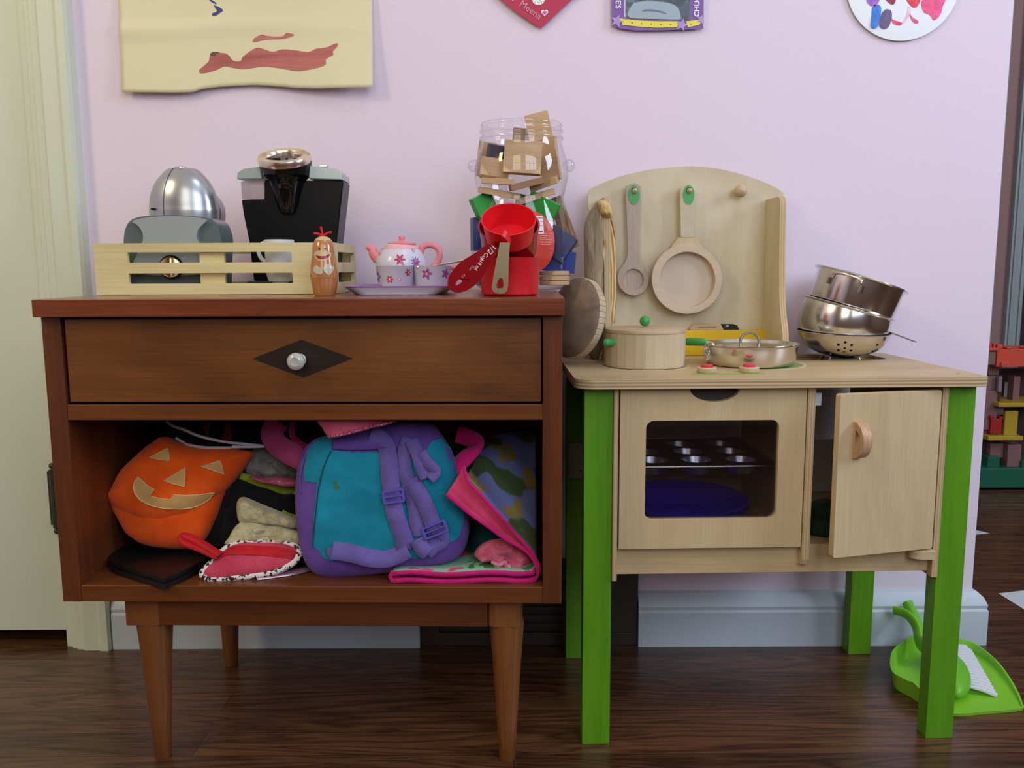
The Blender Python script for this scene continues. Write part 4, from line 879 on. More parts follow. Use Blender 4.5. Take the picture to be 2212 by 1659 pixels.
ftext('1/2', 1062, 539, .0092, 228, t, WT); ftext('Cup', 1046, 555, .0068, 228, t, WT); ftext('118 ml', 1035, 571, .0058, 236, t, WT); ftext('Eur.', 1018, 580, .0050, 225, t, mat('faint_lettering', (180, 110, 120), .5)); ftext('4.0', 1001, 596, .0045, 225, t, mat('faint_lettering', (180, 110, 120), .5))
# the bright red one on top, opening toward the viewer, steel handle
yA = -.352
MA = orient((1099, 473), yA, (-.02, -.62, .79), 0); RA = 58.5*(1.40+yA)/1853
t = thing('measuring_cup', 'bright red measuring cup with steel handle, uppermost and facing forward', 'measuring cup', (cx, yA, zt_+.01), 0, 'red measuring cups')
obj('bowl', B(MA).lathe([(1e-5, -.030), (RA*.80, -.030), (RA*.86, -.028), (RA*.98, -.001), (RA*1.01, 0), (RA*.965, .0002), (RA*.80, -.026), (1e-5, -.027)], 48), mat('vivid_red_plastic', (222, 18, 32), .4), t)
fh = upright(-.383, 0, .02)
obj('handle_root', B().tube([MA @ V((-.002, -RA*.95, -.002)), V((fh.hit(1091, 524)[0], -.381, fh.hit(1091, 524)[1]))], [.011, .0105], 12, flat=.35), mat('vivid_red_plastic', (222, 18, 32), .4), t)
L = [fh.hit(*p) for p in crop(7.213, 960, 420, [(868, 755), (1022, 757), (1012, 900), (1003, 1100), (998, 1300), (992, 1440), (975, 1500), (930, 1540), (860, 1545), (790, 1530), (752, 1490), (742, 1440), (765, 1290), (800, 1100), (840, 900)])]
hl = [fh.hit(*p) for p in crop(7.213, 960, 420, [(808, 1450), (815, 1390), (845, 1320), (880, 1300), (912, 1320), (928, 1400), (925, 1455), (880, 1468), (830, 1465)])]
L = L[:2]+[L[i] for i in range(2, len(L))]
ho = obj('handle', B(Matrix.Translation((0, -.383, 0)) @ Matrix.Rotation(pi/2, 4, 'X')).prism(L, .0016, [smooth2(hl, 3)[::-1]]), mat('warm_brushed_steel', (170, 158, 128), .32, .85), t, smooth=0); ho['label'] = 'flat brushed steel handle with a hole'
obj('hole_rim', B().tube([fh.w(u, v, .0022) for u, v in smooth2(hl, 4)], .0006, 6, True), mat('warm_chrome', (240, 226, 208), .24, 1.0), t)

# ------------------------------------------------------------------ clear bear-shaped jar and its contents
jy = -.135; jc = at(1127, 600, jy).x; kj = (1.40+jy)/1853
zj = lambda y: at(1127, y, jy).z
t = thing('bear_jar', 'clear plastic bear-shaped jar full of wooden tiles, behind the measuring cups', 'jar', (jc, jy, z0))
CLR = clear('clear_jar_plastic', (.95, .95, .96), .04, 1.33)
pr = [(60, 626), (88, 624), (100, 615), (106, 595), (110, 560), (110, 530), (107, 495), (100, 465), (93, 440), (90, 428), (92, 420), (96, 405), (100, 385), (100, 365), (96, 345), (90, 325), (86, 312), (86, 304), (90, 302), (90, 298), (85, 295), (85, 289), (88.5, 287), (88.5, 283), (85, 280), (85, 276), (87, 274), (87, 271), (84, 267), (82, 268)]
b = B(Matrix.Translation((jc, jy, 0))); b.lathe([(1e-5, z0)]+[(r*kj*.985, max(zj(y), z0)) for r, y in pr], 56, sy=.9)
jar = obj('jar_body', b, CLR, t, smooth=60)
for sx in (-1, 1):
    b = B(Matrix.Translation((jc+sx*100*kj, jy, zj(358)))); b.ball((0, 0, 0), 13*kj, sy=.8); obj('ear', b, CLR, t)
stk = Matrix.Translation((at(1165, 523, jy-.064).x, jy-.0665, at(1150, 523, jy-.064).z))
ang_ = radians(18)
def stick(cpx, loop, lift, name, m):     # a label wrapped round the jar front
    bm = bmesh.new(); vv = [bm.verts.new((u, v, 0)) for u, v in loop]
    for tr in tessellate_polygon([[V((u, v, 0)) for u, v in loop]]): bm.faces.new([vv[i] for i in tr])
    for _ in range(4):
        es = [e for e in bm.edges if e.calc_length() > .008]
        if not es: break
        bmesh.ops.subdivide_edges(bm, edges=es, cuts=1); bmesh.ops.triangulate(bm, faces=bm.faces)
    bm.verts.index_update(); vs = []
    rr = prof_r([(r*kj*.985, max(zj(y), z0)) for r, y in pr])
    for v_ in bm.verts:
        r_ = rr(v_.co.y)+lift; x = v_.co.x; s = max(-.97, min(.97, x/r_)); vs.append((jc+x, jy-.9*r_*sqrt(1-s*s), v_.co.y))
    b = B(); b.add(vs, [tuple(v.index for v in f.verts) for f in bm.faces]); bm.free(); return obj(name, b, m, t, smooth=0)
def J(px, py): p = at(px, py, jy-.06); return (p.x-jc, p.z)
sc_ = [J(1148+51*cos(a), 523+67*sin(a)) for a in [2*pi*i/40 for i in range(40)]]
stick(0, sc_, .0006, 'round_label', mat('red_orange_label', (196, 56, 34), .35))
stick(0, [J(*p) for p in ((1157, 466), (1173, 466), (1175, 505), (1163, 505))], .0010, 'facts_label', mat('label_white', (216, 218, 222), .4))
for y_, w_ in ((470, 1.4), (478, .8), (486, .8), (499, 2.4)): stick(0, [J(1158, y_), J(1173, y_), J(1173, y_+w_), J(1158, y_+w_)], .0013, 'printed_line', mat('label_print', (90, 90, 100), .5))
for y_, xa, xb in ((504, 1174, 1182), (508.5, 1166, 1184), (513, 1166, 1180), (517, 1166, 1192), (522, 1167, 1190), (527, 1168, 1188)): stick(0, [J(xa, y_), J(xb, y_), J(xb, y_+1.6), J(xa, y_+1.6)], .0010, 'printed_line', mat('label_fine_print', (224, 160, 140), .5))
TAN = wood('tan_tile_wood', [(176, 140, 98), (196, 162, 120), (204, 172, 132)], 'x', 26, 6, .4, 1, .12); TAND = wood('tan_tile_wood_dark', [(140, 104, 70), (158, 120, 84)], 'x', 26, 6, .45, 1, .12)
def tile(px, py, y, w_, h_, th, rx, ry, rz, m, lab, grp='wooden tiles in the jar', nm='wooden_tile', cat='wooden tile'):
    p = at(px, py, y); M = Matrix.Translation(p) @ Matrix.Rotation(radians(rz), 4, 'Y') @ Matrix.Rotation(radians(rx), 4, 'X') @ Matrix.Rotation(radians(ry), 4, 'Z')
    o = obj(nm, B(M).box(-w_/2, w_/2, -th/2, th/2, -h_/2, h_/2), m, None, bevel=.0006, loc=p, rot=M.to_3x3()); tag(o, lab, cat, grp); return o
tile(1129, 341, jy-.048, .052, .048, .008, -18, 0, 4, TAN, 'large square tan tile facing forward in middle of the jar head')
tile(1068, 365, jy-.030, .040, .036, .008, -40, 8, 3, TAN, 'tan tile leaning back at the left of jar head')
tile(1076, 392, jy-.045, .046, .008, .030, 4, 0, 3, TAN, 'tan tile lying flat at left, below the leaning tile')
tile(1136, 398, jy-.046, .046, .0085, .028, 6, 6, -14, TAND, 'tan tile lying tilted upward to right in jar head')
tile(1176, 396, jy-.030, .040, .010, .030, 8, -12, -20, TAN, 'tan tile tipped upward at right side of jar head')
tile(1166, 284, jy-.004, .034, .052, .007, -6, -8, -12, TAN, 'tan tile poking up out of jar mouth')
tile(1140, 305, jy+.010, .044, .034, .008, -10, 6, 4, TAND, 'darker tile standing upright just beneath jar mouth')
tile(1072, 336, jy-.004, .030, .030, .010, 14, 10, 12, mat('navy_block', (30, 30, 58), .4), 'navy block beside the large tile in jar head', nm='toy_block', cat='block')
tile(1186, 345, jy-.014, .030, .060, .007, -6, -30, -8, TAN, 'tan tile standing on edge at right of jar head')
tile(1050, 345, jy+.015, .026, .050, .007, 6, 20, 8, TAN, 'tan tile on edge against the left side of jar head')
tile(1078, 417, jy-.040, .058, .008, .026, 6, 0, 10, TAN, 'thin tan tile at the neck of jar, left side')
tile(1160, 424, jy-.035, .050, .008, .026, 6, 0, -16, TAN, 'thin tan tile at the neck of jar, right side')
GRN = mat('green_block', (34, 150, 52), .4); NVY = mat('navy_plastic', (22, 36, 96), .35)
tile(1046, 446, jy-.035, .030, .034, .016, 10, 20, -24, GRN, 'green block in jar below neck, left side', 'coloured blocks in the jar', 'toy_block', 'block')
tile(1172, 446, jy-.038, .044, .026, .018, 10, -10, 26, GRN, 'green block in jar just above red label, right side', 'coloured blocks in the jar', 'toy_block', 'block')
tile(1150, 440, jy-.012, .05, .02, .02, 0, 0, 10, mat('deep_green_block', (20, 110, 40), .4), 'deep green block deeper inside jar behind others', 'coloured blocks in the jar', 'toy_block', 'block')
tile(1046, 506, jy-.022, .036, .046, .02, 0, 16, 0, NVY, 'navy block at the left of jar body', 'coloured blocks in the jar', 'toy_block', 'block')
tile(1206, 528, jy-.026, .040, .040, .02, 0, -10, 34, NVY, 'navy block at jar body right, turned on its corner', 'coloured blocks in the jar', 'toy_block', 'block')
tile(1208, 565, jy-.022, .046, .030, .022, 0, -6, 6, mat('blue_plastic', (26, 58, 130), .35), 'blue block at jar body right, above the discs', 'coloured blocks in the jar', 'toy_block', 'block')
tile(1100, 560, jy+.005, .08, .07, .03, 0, 4, 4, NVY, 'large navy block in the middle of the jar body', 'coloured blocks in the jar', 'toy_block', 'block')
tile(1212, 470, jy-.012, .018, .060, .007, 0, -16, -18, TAND, 'brown tile slanting at upper right of jar body')
tile(1225, 494, jy+.010, .018, .060, .007, 0, -10, -22, TAND, 'brown tile slanting behind another at right of jar body')
for i, yy in enumerate((611, 601, 590)):
    p = at(1198, yy, jy-.030); o = obj('wooden_disc', B(Matrix.Translation(p)).lathe([(1e-5, -.003), (.021, -.003), (.0218, -.002), (.0218, .002), (.021, .003), (1e-5, .003)], 32), TAN, None, loc=p)
    tag(o, ('pale wooden disc lowest in jar stack', 'pale wooden disc in middle of jar stack', 'pale wooden disc topmost in jar stack')[i], 'wooden disc', 'wooden discs in the jar')
tile(1070, 600, jy-.012, .05, .022, .03, 0, 10, 0, mat('blue_plastic', (26, 58, 130), .35), 'blue block lying at bottom of jar, left side', 'coloured blocks in the jar', 'toy_block', 'block')

# ------------------------------------------------------------------ on and around the toy kitchen
def kw(x, y, z): return KM @ V((x, y, z))
pc = kw(POT[0], POT[1], ZK+.0008); kp = (1.40+pc.y)/1853
t = thing('toy_pot', 'round pale wooden toy saucepan with flat lid, green knob and green side handle', 'toy pot', pc)
R = 87*kp; hh = at(1408, 724, pc.y-R).z-pc.z
STV = wood('stave_wood', [(196, 176, 140), (204, 185, 150), (210, 192, 160)], 'z', 34, 12, .55, .6, .06)
obj('body', B(Matrix.Translation(pc)).lathe([(1e-5, 0), (R*.985, 0), (R*.995, .002), (R, hh*.5), (R, hh), (R*.9, hh), (R*.9, .006), (1e-5, .006)], 26), STV, t, smooth=8)
obj('lid', B(Matrix.Translation(pc)).lathe([(1e-5, hh+.0004), (R*1.0, hh+.0004), (R*1.005, hh+.002), (R*.99, hh+.0052), (R*.95, hh+.006), (1e-5, hh+.0066)], 56), PALEX, t)
GB = mat('leaf_green_paint', (62, 158, 78), .35)
obj('lid_knob', B(Matrix.Translation(pc)).ball((0, 0, hh+.0065+.009), 11.5*kp), GB, t)
q = at(1317, 740, pc.y-.034); obj('handle', B(Matrix.Translation(q)).tube([(-.0085, 0, 0), (-.006, 0, 0), (.0, .002, 0), (.012, .006, 0)], [.0035, .0052, .0052, .0052], 14), GB, t)

pc = kw(PAN[0], PAN[1], ZK+.0012); kp = (1.40+pc.y)/1853; R = 103*kp
zr = at(1648, 752, pc.y-R*.98).z-pc.z
t = thing('toy_frying_pan', 'shallow polished steel toy pan with lid, loop knob and green grip', 'toy pan', pc)
obj('body', B(Matrix.Translation(pc)).lathe([(1e-5, 0), (R*.82, 0), (R*.88, .002), (R*.93, .008), (R*.955, zr*.7), (R*.965, zr-.002), (R, zr), (R, zr+.001), (R*.95, zr-.0005), (R*.90, .006), (R*.8, .002), (1e-5, .002)], 64), STEEL, t)
obj('lid', B(Matrix.Translation(pc)).lathe([(1e-5, zr+.0005), (R*.4, zr-.001), (R*.8, zr-.0045), (R*.90, zr-.004), (R*.955, zr+.0005), (R*.95, zr+.0012), (R*.90, zr-.003), (R*.8, zr-.0035), (R*.4, zr), (1e-5, zr+.0015)], 64), STEEL, t)
lp = [pc+V((x-.002, -.004, z+zr-.002)) for x, z in ((-.0135, 0), (-.0125, .010), (-.007, .0165), (0, .0185), (.007, .0165), (.0125, .010), (.0135, 0))]
obj('lid_loop', B().tube(spl(lp, 5), .0021, 10, flat=1.3), STEELB, t)
g0 = at(1548, 742, pc.y-.01); g1 = at(1526, 739, pc.y-.004)
obj('handle_rod', B().tube(spl([pc+V((-R*.93, -.012, zr*.45)), pc+V((-R*1.0, -.012, zr*.75)), at(1541, 743, pc.y-.012), g1], 6), .0020, 10), STEEL, t)
g2 = at(1478, 738, pc.y+.028); b = B(); n = 11; b.tube([g1.lerp(g2, i/(n-1)) for i in range(n)], [.0058*min(1, .55+sin(pi*i/(n-1))) for i in range(n)], 16); obj('grip', b, GB, t)
obj('rivet_plate', B().tube([pc+V((-R*.95, -.014, zr*.25)), pc+V((-R*.95, -.014, zr*.5))], .004, 10, flat=.5), STEEL, t)

t = thing('yellow_box', 'flat bright yellow box standing on counter against the backboard', 'box', kw(.272, .262, ZK))
q0 = KFR.hit(1492, 768, -.262); q1 = KFR.hit(1691, 713, -.262)
o = obj('box_body', KB().box(q0[0]-.01, q1[0], .262, .2735, ZK+.0004, q1[1]), mat('yellow_card', (226, 186, 12), .4, var=(14, (216, 172, 10))), t, bevel=.0006)
t = thing('toy_knife', 'pale wooden toy with black end lying along the top behind yellow box', 'toy', kw(.262, .2765, q1[1]))
a0 = KFR.hit(1491, 714, -.275); a1 = KFR.hit(1566, 700, -.275); a2 = KFR.hit(1597, 712, -.275)
def kext(pts, y0, d, name, m, par, n=0, bev=0):
    L = [KFR.hit(x, y, -y0) for x, y in pts]; L = smooth2(L, n) if n else L
    b = B(KM @ Matrix.Translation((0, y0+d, 0)) @ Matrix.Rotation(pi/2, 4, 'X')); b.prism(L, d); return obj(name, b, m, par, bevel=bev, smooth=30)
kext([(1491, 740), (1490, 708), (1494, 702), (1503, 700), (1557, 700), (1565, 715), (1568, 740)], .2742, .0042, 'wooden_part', PALEX, t, bev=.0005)
kext([(1557.5, 700), (1584, 700), (1593, 703), (1597, 712), (1597, 740), (1568.5, 740), (1565.5, 715)], .2742, .0042, 'black_part', BLACK, t, bev=.0005)
kext([(1508, 706), (1548, 705), (1548, 708), (1508, 709)], .2738, .0004, 'groove', mat('groove_brown', (150, 118, 96), .6), t)
kext(circ(1571, 704, 4, 14, 2.4), .2738, .0004, 'eyelet', mat('grey_eyelet', (150, 150, 152), .5), t)

# hanging wooden spoon and pan
yk = by-.0010
MW_ = wood('grey_toy_wood', [(166, 148, 132), (180, 162, 144), (188, 170, 152)], 'z', 20, 6, .55, 1, .1)
def hung(name, lab, cat, pts, holes, depth, m, ctr, recess, inset, n=3):
    t = thing(name, lab, cat, kw(*ctr))
    return t
def kloop(pts, y): return [KFR.hit(x, y_, -y) for x, y_ in pts]
yk2 = by-.014
t = thing('wooden_spoon', 'flat wooden toy spoon with green oval, hanging from the left peg', 'spoon', kw(*[KFR.hit(1369, 560, -yk2)[0], yk2, KFR.hit(1369, 560, -yk2)[1]]))
pts = crop(3.317, 1200, 340, [(505, 230), (520, 200), (560, 184), (600, 200), (613, 235), (606, 500), (604, 690), (625, 760), (660, 820), (668, 880), (650, 940), (610, 975), (565, 990), (510, 975), (465, 935), (446, 880), (455, 815), (495, 755), (518, 690), (512, 500)])
cc = crop(3.317, 1200, 340, [(558, 875)])[0]
L = smooth2(kloop(pts, yk2), 4)
hl = kloop(circ(cc[0], cc[1], 22.5, 28, 23), yk2); ph = kloop(circ(1370, 411.5, 5, 12), yk2)
M_ = KM @ Matrix.Translation((0, yk2+.004, 0)) @ Matrix.Rotation(pi/2, 4, 'X')
obj('spoon_body', B(M_).prism(L, .004, [hl, ph]), MW_, t, smooth=30, bevel=.0006)
obj('spoon_bowl_floor', B(KM @ Matrix.Translation((0, yk2+.0065, 0)) @ Matrix.Rotation(pi/2, 4, 'X')).prism(kloop(circ(cc[0], cc[1], 30, 28, 31), yk2), .0024), MW_, t)
obj('green_oval', B(KM @ Matrix.Translation((0, yk2, 0)) @ Matrix.Rotation(pi/2, 4, 'X')).prism(kloop(circ(1369.5, 421, 12, 28, 21), yk2), .0008, [ph]), GB, t)
obj('eyelet', B().tube([KM @ V((u, yk2-.001, v)) for u, v in kloop(circ(1370, 411.5, 5.5, 16), yk2)], .0006, 6, True), mat('bronze_eyelet', (90, 70, 48), .35, .6), t)
t = thing('wooden_pan', 'round wooden toy pan with recessed centre hanging from middle peg', 'toy pan', kw(*[KFR.hit(1484, 560, -yk2)[0], yk2, KFR.hit(1484, 560, -yk2)[1]]))
pan_c = (1484, 603)
h1 = crop(3.317, 1200, 340, [(890, 230), (910, 204), (950, 196), (985, 208), (999, 240), (990, 575), (895, 575)])
ph = kloop(circ(1487, 411.5, 5, 12), yk2)
obj('handle', B(KM @ Matrix.Translation((0, yk2+.004, 0)) @ Matrix.Rotation(pi/2, 4, 'X')).prism(smooth2(kloop(h1[:5], yk2), 1)[:]+kloop(h1[5:], yk2), .006, [ph]), mat('cream_handle', (196, 186, 156), .5, var=(60, (186, 176, 146))), t, smooth=30, bevel=.0008)
col_ = crop(3.317, 1200, 340, [(880, 573), (1005, 573), (1040, 625), (1070, 680), (810, 680), (840, 625)])
obj('collar', B(KM @ Matrix.Translation((0, yk2+.004, 0)) @ Matrix.Rotation(pi/2, 4, 'X')).prism(kloop(col_, yk2), .0052), PALE, t, bevel=.0006)
ru = kloop(circ(pan_c[0], pan_c[1], 76, 56, 75), yk2-.008); ri_ = kloop(circ(1485, 604, 60, 48, 60), yk2-.008)
obj('rim', B(KM @ Matrix.Translation((0, yk2+.004, 0)) @ Matrix.Rotation(pi/2, 4, 'X')).prism(ru, .013, [ri_]), wood('pan_ring_wood', [(188, 166, 138), (204, 184, 156), (210, 190, 164)], 'x', 14, 4, .5, 1, .08), t, smooth=25, bevel=.0012)
obj('pan_floor', B(KM @ Matrix.Translation((0, yk2+.007, 0)) @ Matrix.Rotation(pi/2, 4, 'X')).prism(kloop(circ(1484, 603, 70, 48, 69), yk2), .0028), mat('pan_floor_wood', (208, 190, 170), .6, var=(20, (196, 178, 158))), t)
obj('green_oval', B(KM @ Matrix.Translation((0, yk2-.002, 0)) @ Matrix.Rotation(pi/2, 4, 'X')).prism(kloop(circ(1487, 421, 12, 28, 21), yk2), .0008, [ph]), GB, t)
obj('eyelet', B().tube([KM @ V((u, yk2-.003, v)) for u, v in kloop(circ(1487, 411.5, 5.5, 16), yk2)], .0006, 6, True), mat('bronze_eyelet', (90, 70, 48), .35, .6), t)

# leaning striped bundle and thick round disc
yb = -.105
t = thing('folded_cloth_bundle', 'tall folded cream and ochre striped bundle leaning on the backboard', 'folded cloth', (at(1300, 780, yb).x, yb, ZK))
SW = wood('soiled_straw_cloth', [(120, 102, 88), (162, 144, 112), (204, 188, 142)], 'z', 14, 5, .8, 2.2, .25)
fr = upright(yb+.012, 0)
P1 = Puff(fr, crop(4.15, 1210, 420, [(335, 62), (300, 100), (262, 160), (225, 240), (212, 320), (215, 500), (218, 700), (235, 900), (265, 1100), (285, 1300), (262, 1400), (270, 1460), (330, 1510), (380, 1515), (400, 1400), (395, 1100), (405, 800), (395, 500), (400, 250), (390, 110)]), .018, back=.9, k=4, amp=.0012, freq=60)
obj('outer_fold', P1.mesh(), SW, t, smooth=70)
CR = fabric('cream_fold', (226, 214, 176), (206, 190, 146), 500, .3); OC = fabric('ochre_fold', (196, 144, 66), (176, 124, 56), 500, .3)
S_ = [((345, 100), (372, 230), (378, 480), (392, 700), (372, 1000), (378, 1300), (345, 1480)), ((365, 90), (386, 230), (396, 420), (414, 620), (430, 800), (398, 1000), (392, 1300), (355, 1490)), ((380, 90), (402, 230), (408, 430), (430, 640), (438, 860), (412, 1050), (404, 1300), (370, 1500)), ((392, 95), (414, 220), (428, 400), (446, 640), (448, 900), (426, 1100), (416, 1300), (380, 1500)), ((400, 90), (430, 210), (440, 400), (460, 640), (460, 900), (440, 1150), (428, 1310), (392, 1500)), ((408, 90), (446, 220), (456, 420), (474, 640), (472, 900), (452, 1150), (438, 1320), (404, 1490)), ((415, 100), (462, 240), (474, 400), (484, 640), (486, 900), (464, 1160), (448, 1330), (414, 1480)), ((425, 130), (468, 280), (490, 450), (492, 650), (496, 900), (484, 1050), (478, 1150))]
for i, s_ in enumerate(S_):
    s_ = ((s_[0][0]+8, 185),)+s_[2:] if i < 7 else s_
    pts = spl([(*fr.hit(*crop(4.15, 1210, 420, [p])[0]), 0) for p in s_], 8); n = len(pts)
    b = B(); vs = []
    for j, p in enumerate(pts):
        th = .0036*(.4+.6*min(1, sin(pi*(j+1)/(n+1))*2)) if i != 7 else .0016; dd = .020-.0012*i+.0015*sin(j*.7+i)
        for dx_, dy_ in ((-th/2, .012), (-th/2, -dd*.6), (-th*.3, -dd*.7), (th*.3, -dd*.7), (th/2, -dd*.6), (th/2, .012)): vs.append(fr.w(p.x+dx_, p.y, -dy_+.0))
    fs = [(6*j+q, 6*j+(q+1) % 6, 6*j+6+(q+1) % 6, 6*j+6+q) for j in range(n-1) for q in range(6)]+[tuple(range(6)), tuple(range(6*n-6, 6*n))]
    obj('fold', b.add(vs, fs), CR if i % 2 == 0 else OC, t, smooth=50)
P2_ = Puff(fr, crop(4.15, 1210, 420, [(325, 75), (365, 52), (408, 62), (440, 95), (460, 150), (464, 205), (430, 222), (385, 215), (350, 195), (330, 130)]), .026, back=.5, k=3, amp=.0012, freq=150, seed=2)
obj('top_fold', P2_.mesh(), fabric('straw_top', (222, 200, 142), (196, 160, 88), 300, .5, var=90), t, smooth=70)

yd = -.158
ctr = at(1253, 688, yd); R = .0588
t = thing('round_wooden_drum', 'thick round grey-brown disc with ribbed pale rim leaning beside nightstand', 'toy drum', (ctr.x, yd, ZK))
ax = V((-.80, -.52, .20)).normalized()
M = Matrix.Translation(ctr+V((-.0055, .002, .0))) @ rotto(ax)
lo = B(); nn_ = 72; vs = []; fs = []
prof = [(1e-5, .0125), (R*.6, .0120), (R*.85, .0095), (R*.96, .0070), (R*1.0, .0045), (R*1.0, -.005), (R*.97, -.008), (R*.9, -.009), (1e-5, -.0095)]
b = B(M); b.lathe(prof, 72)
o = obj('drum_body', b, [wood('grey_disc_face', [(112, 96, 82), (138, 120, 102), (152, 134, 114)], 'x', 20, 3, .6, 2, .15)], t, smooth=50)
b = B(M); N = 44
for i in range(N):
    a = 2*pi*i/N; T_ = Matrix.Rotation(a, 4, 'Z'); b.box(R*.985, R*1.010, -R*pi/N*.965, R*pi/N*.965, -.0060, .0056, T_)
o = obj('rim_ribs', b, mat('pale_rim_wood', (196, 176, 148), .5, var=(60, (178, 156, 128))), t, bevel=.0008)

# ------------------------------------------------------------------ steel pans in the sink
sy_ = -.088; ks = (1.40+sy_)/1853
base_z = ZK-.0362+.0008
t = thing('pan_stand', 'small black pan stand with wire sides sitting in the toy sink', 'stand', (at(1815, 780, sy_).x, sy_, base_z))
sx0 = at(1815, 780, sy_).x
b = B(); L0 = [(-.034, -.024), (.034, -.024), (.034, .024), (-.034, .024)]; L1 = [(x*.62, y*.62) for x, y in L0]; z_top = at(1815, 771, sy_-.02).z-.0015
b.add([(sx0+x, sy_+y, base_z) for x, y in L0]+[(sx0+x, sy_+y, z_top) for x, y in L1], [(0, 1, 2, 3), (4, 5, 6, 7), (0, 1, 5, 4), (1, 2, 6, 5), (2, 3, 7, 6), (3, 0, 4, 7)]); obj('block', b, BLACK, t, bevel=.001)
for s_ in (-1, 1):
    for s2_ in (-1, 1): obj('wire', B().tube([(sx0+s_*.022, sy_-s2_*.016, z_top+.001), (sx0+s_*.037, sy_-s2_*.028, base_z+.001)], .0012, 8), STEEL, t)
def lathe_at(c, ax, prof, name, m, par, seg=64, **kw): return obj(name, B(Matrix.Translation(c) @ rotto(ax)).lathe(prof, seg), m, par, **kw)
# strainer bowl
cc = at(1822, 714, sy_); R = 98*ks; hz_ = cc.z-z_top-.001
t = thing('toy_colander', 'steel toy colander with pierced bottom and flat handle, lowest of the pan stack', 'colander', (cc.x, sy_, z_top))
P_ = [(1e-5, -hz_), (R*.28, -hz_), (R*.30, -hz_+.002), (R*.52, -hz_*.89), (R*.74, -hz_*.70), (R*.88, -hz_*.44), (R*.955, -hz_*.18), (R*.975, -.003), (R*1.0, -.0008), (R*1.0, .0003), (R*.962, -.0008), (R*.94, -hz_*.19), (R*.86, -hz_*.45), (R*.72, -hz_*.68), (R*.5, -hz_*.86), (1e-5, -hz_*.93)]
lathe_at(cc, (.02, -.04, 1), P_, 'bowl', STEEL, t)
for i, (px, py) in enumerate(crop(4.158, 1680, 540, [(607, 827), (545, 850), (663, 852), (603, 878), (545, 898), (657, 900), (890, 850), (850, 905), (597, 915)])):
    # dark hole discs set on the bowl surface
    d = ray(px, py); best = None
    for s_ in range(400):
        yy = sy_-R+s_*R/400; p = CAM+d*((yy-CAM.y)/d.y); rr = math.hypot(p.x-cc.x, p.y-cc.y); zr_ = p.z-cc.z
        r_at = None
        for (r0, a), (r1, c_) in zip(P_[1:9], P_[2:9]):
            if a <= zr_ <= c_: r_at = r0+(r1-r0)*(zr_-a)/(c_-a); sl_ = (r1-r0)/(c_-a)
        if r_at and rr <= r_at: best = (p, V((p.x-cc.x, p.y-cc.y, 0)).normalized(), sl_); break
    if best: nn = (best[1]-V((0, 0, 1))*best[2]).normalized(); obj('hole', B(Matrix.Translation(best[0]+nn*.0007) @ rotto(nn)).lathe([(1e-5, 0), (.0021, 0), (.0021, .0003), (1e-5, .0003)], 12), DARK, t)
hp0 = at(1912, 714, sy_-.02); hp1 = at(1976, 738, sy_-.02)
b = B(); b.tube([hp0, hp0.lerp(hp1, .5), hp1], [.0035, .0045, .0040], 12, flat=.35); b2 = B(); ribbon(b2, [hp0, hp0.lerp(hp1, .5), hp1], .014, V((.3, .0, 1)).normalized()); obj('handle', b2, STEELB, t, solid=.0016, bevel=.0004)
# second pot
c2 = at(1833, 664, sy_); a2 = V((.27, -.05, .96)); R2 = 97*ks
t = thing('toy_saucepan', 'round-bellied steel toy pot wedged in the colander, middle of pan stack', 'toy pot', (c2.x, sy_, cc.z))
lathe_at(c2, a2, [(1e-5, -.064), (R2*.55, -.062), (R2*.78, -.056), (R2*.90, -.048), (R2*.96, -.037), (R2*.978, -.026), (R2*.975, -.012), (R2*.955, -.003), (R2*1.0, -.0012), (R2*1.012, .0002), (R2*.99, .0010), (R2*.93, .0002), (R2*.93, -.02), (R2*.8, -.045), (1e-5, -.052)], 'body', STEEL, t)
# top pot with loop handles
c1 = at(1860, 603, sy_); a1 = V((.31, -.03, .945)).normalized(); R1 = 98*ks
t = thing('toy_stockpot', 'straight-sided steel toy pot with wire loop handles, tilted on top of stack', 'toy pot', (c1.x, sy_, c2.z))
M1 = Matrix.Translation(c1) @ rotto(a1)
obj('body', B(M1).lathe([(1e-5, -.050), (R1*.86, -.050), (R1*.90, -.047), (R1*.915, -.043), (R1*.94, -.002), (R1*1.0, -.002), (R1*1.015, -.0005), (R1*1.0, .001), (R1*.95, .0003), (R1*.92, -.003), (R1*.89, -.045), (1e-5, -.047)], 64), STEEL, t)
for a in (radians(232), radians(52)):
    ex = V((cos(a), sin(a), 0)); tg = V((-sin(a), cos(a), 0)); rr = R1*.935
    L = [ex*rr*.98+tg*-.0245+V((0, 0, -.020)), ex*rr*1.0+tg*-.0235+V((0, 0, -.011)), ex*rr*1.05+tg*-.017+V((0, 0, -.0055)), ex*rr*1.1+V((0, 0, -.0045)), ex*rr*1.05+tg*.017+V((0, 0, -.0055)), ex*rr*1.0+tg*.0235+V((0, 0, -.011)), ex*rr*.98+tg*.0245+V((0, 0, -.020))]
    hnd = obj('loop_handle', B(M1).tube(spl(L, 6), .0016, 10), STEEL, t)
    for s_ in (-1, 1): obj('rivet_plate', B(M1).tube([ex*rr*.985+tg*.0245*s_+V((0, 0, -.014)), ex*rr*.975+tg*.0245*s_+V((0, 0, -.024))], .0034, 10, flat=.5), STEEL, hnd)

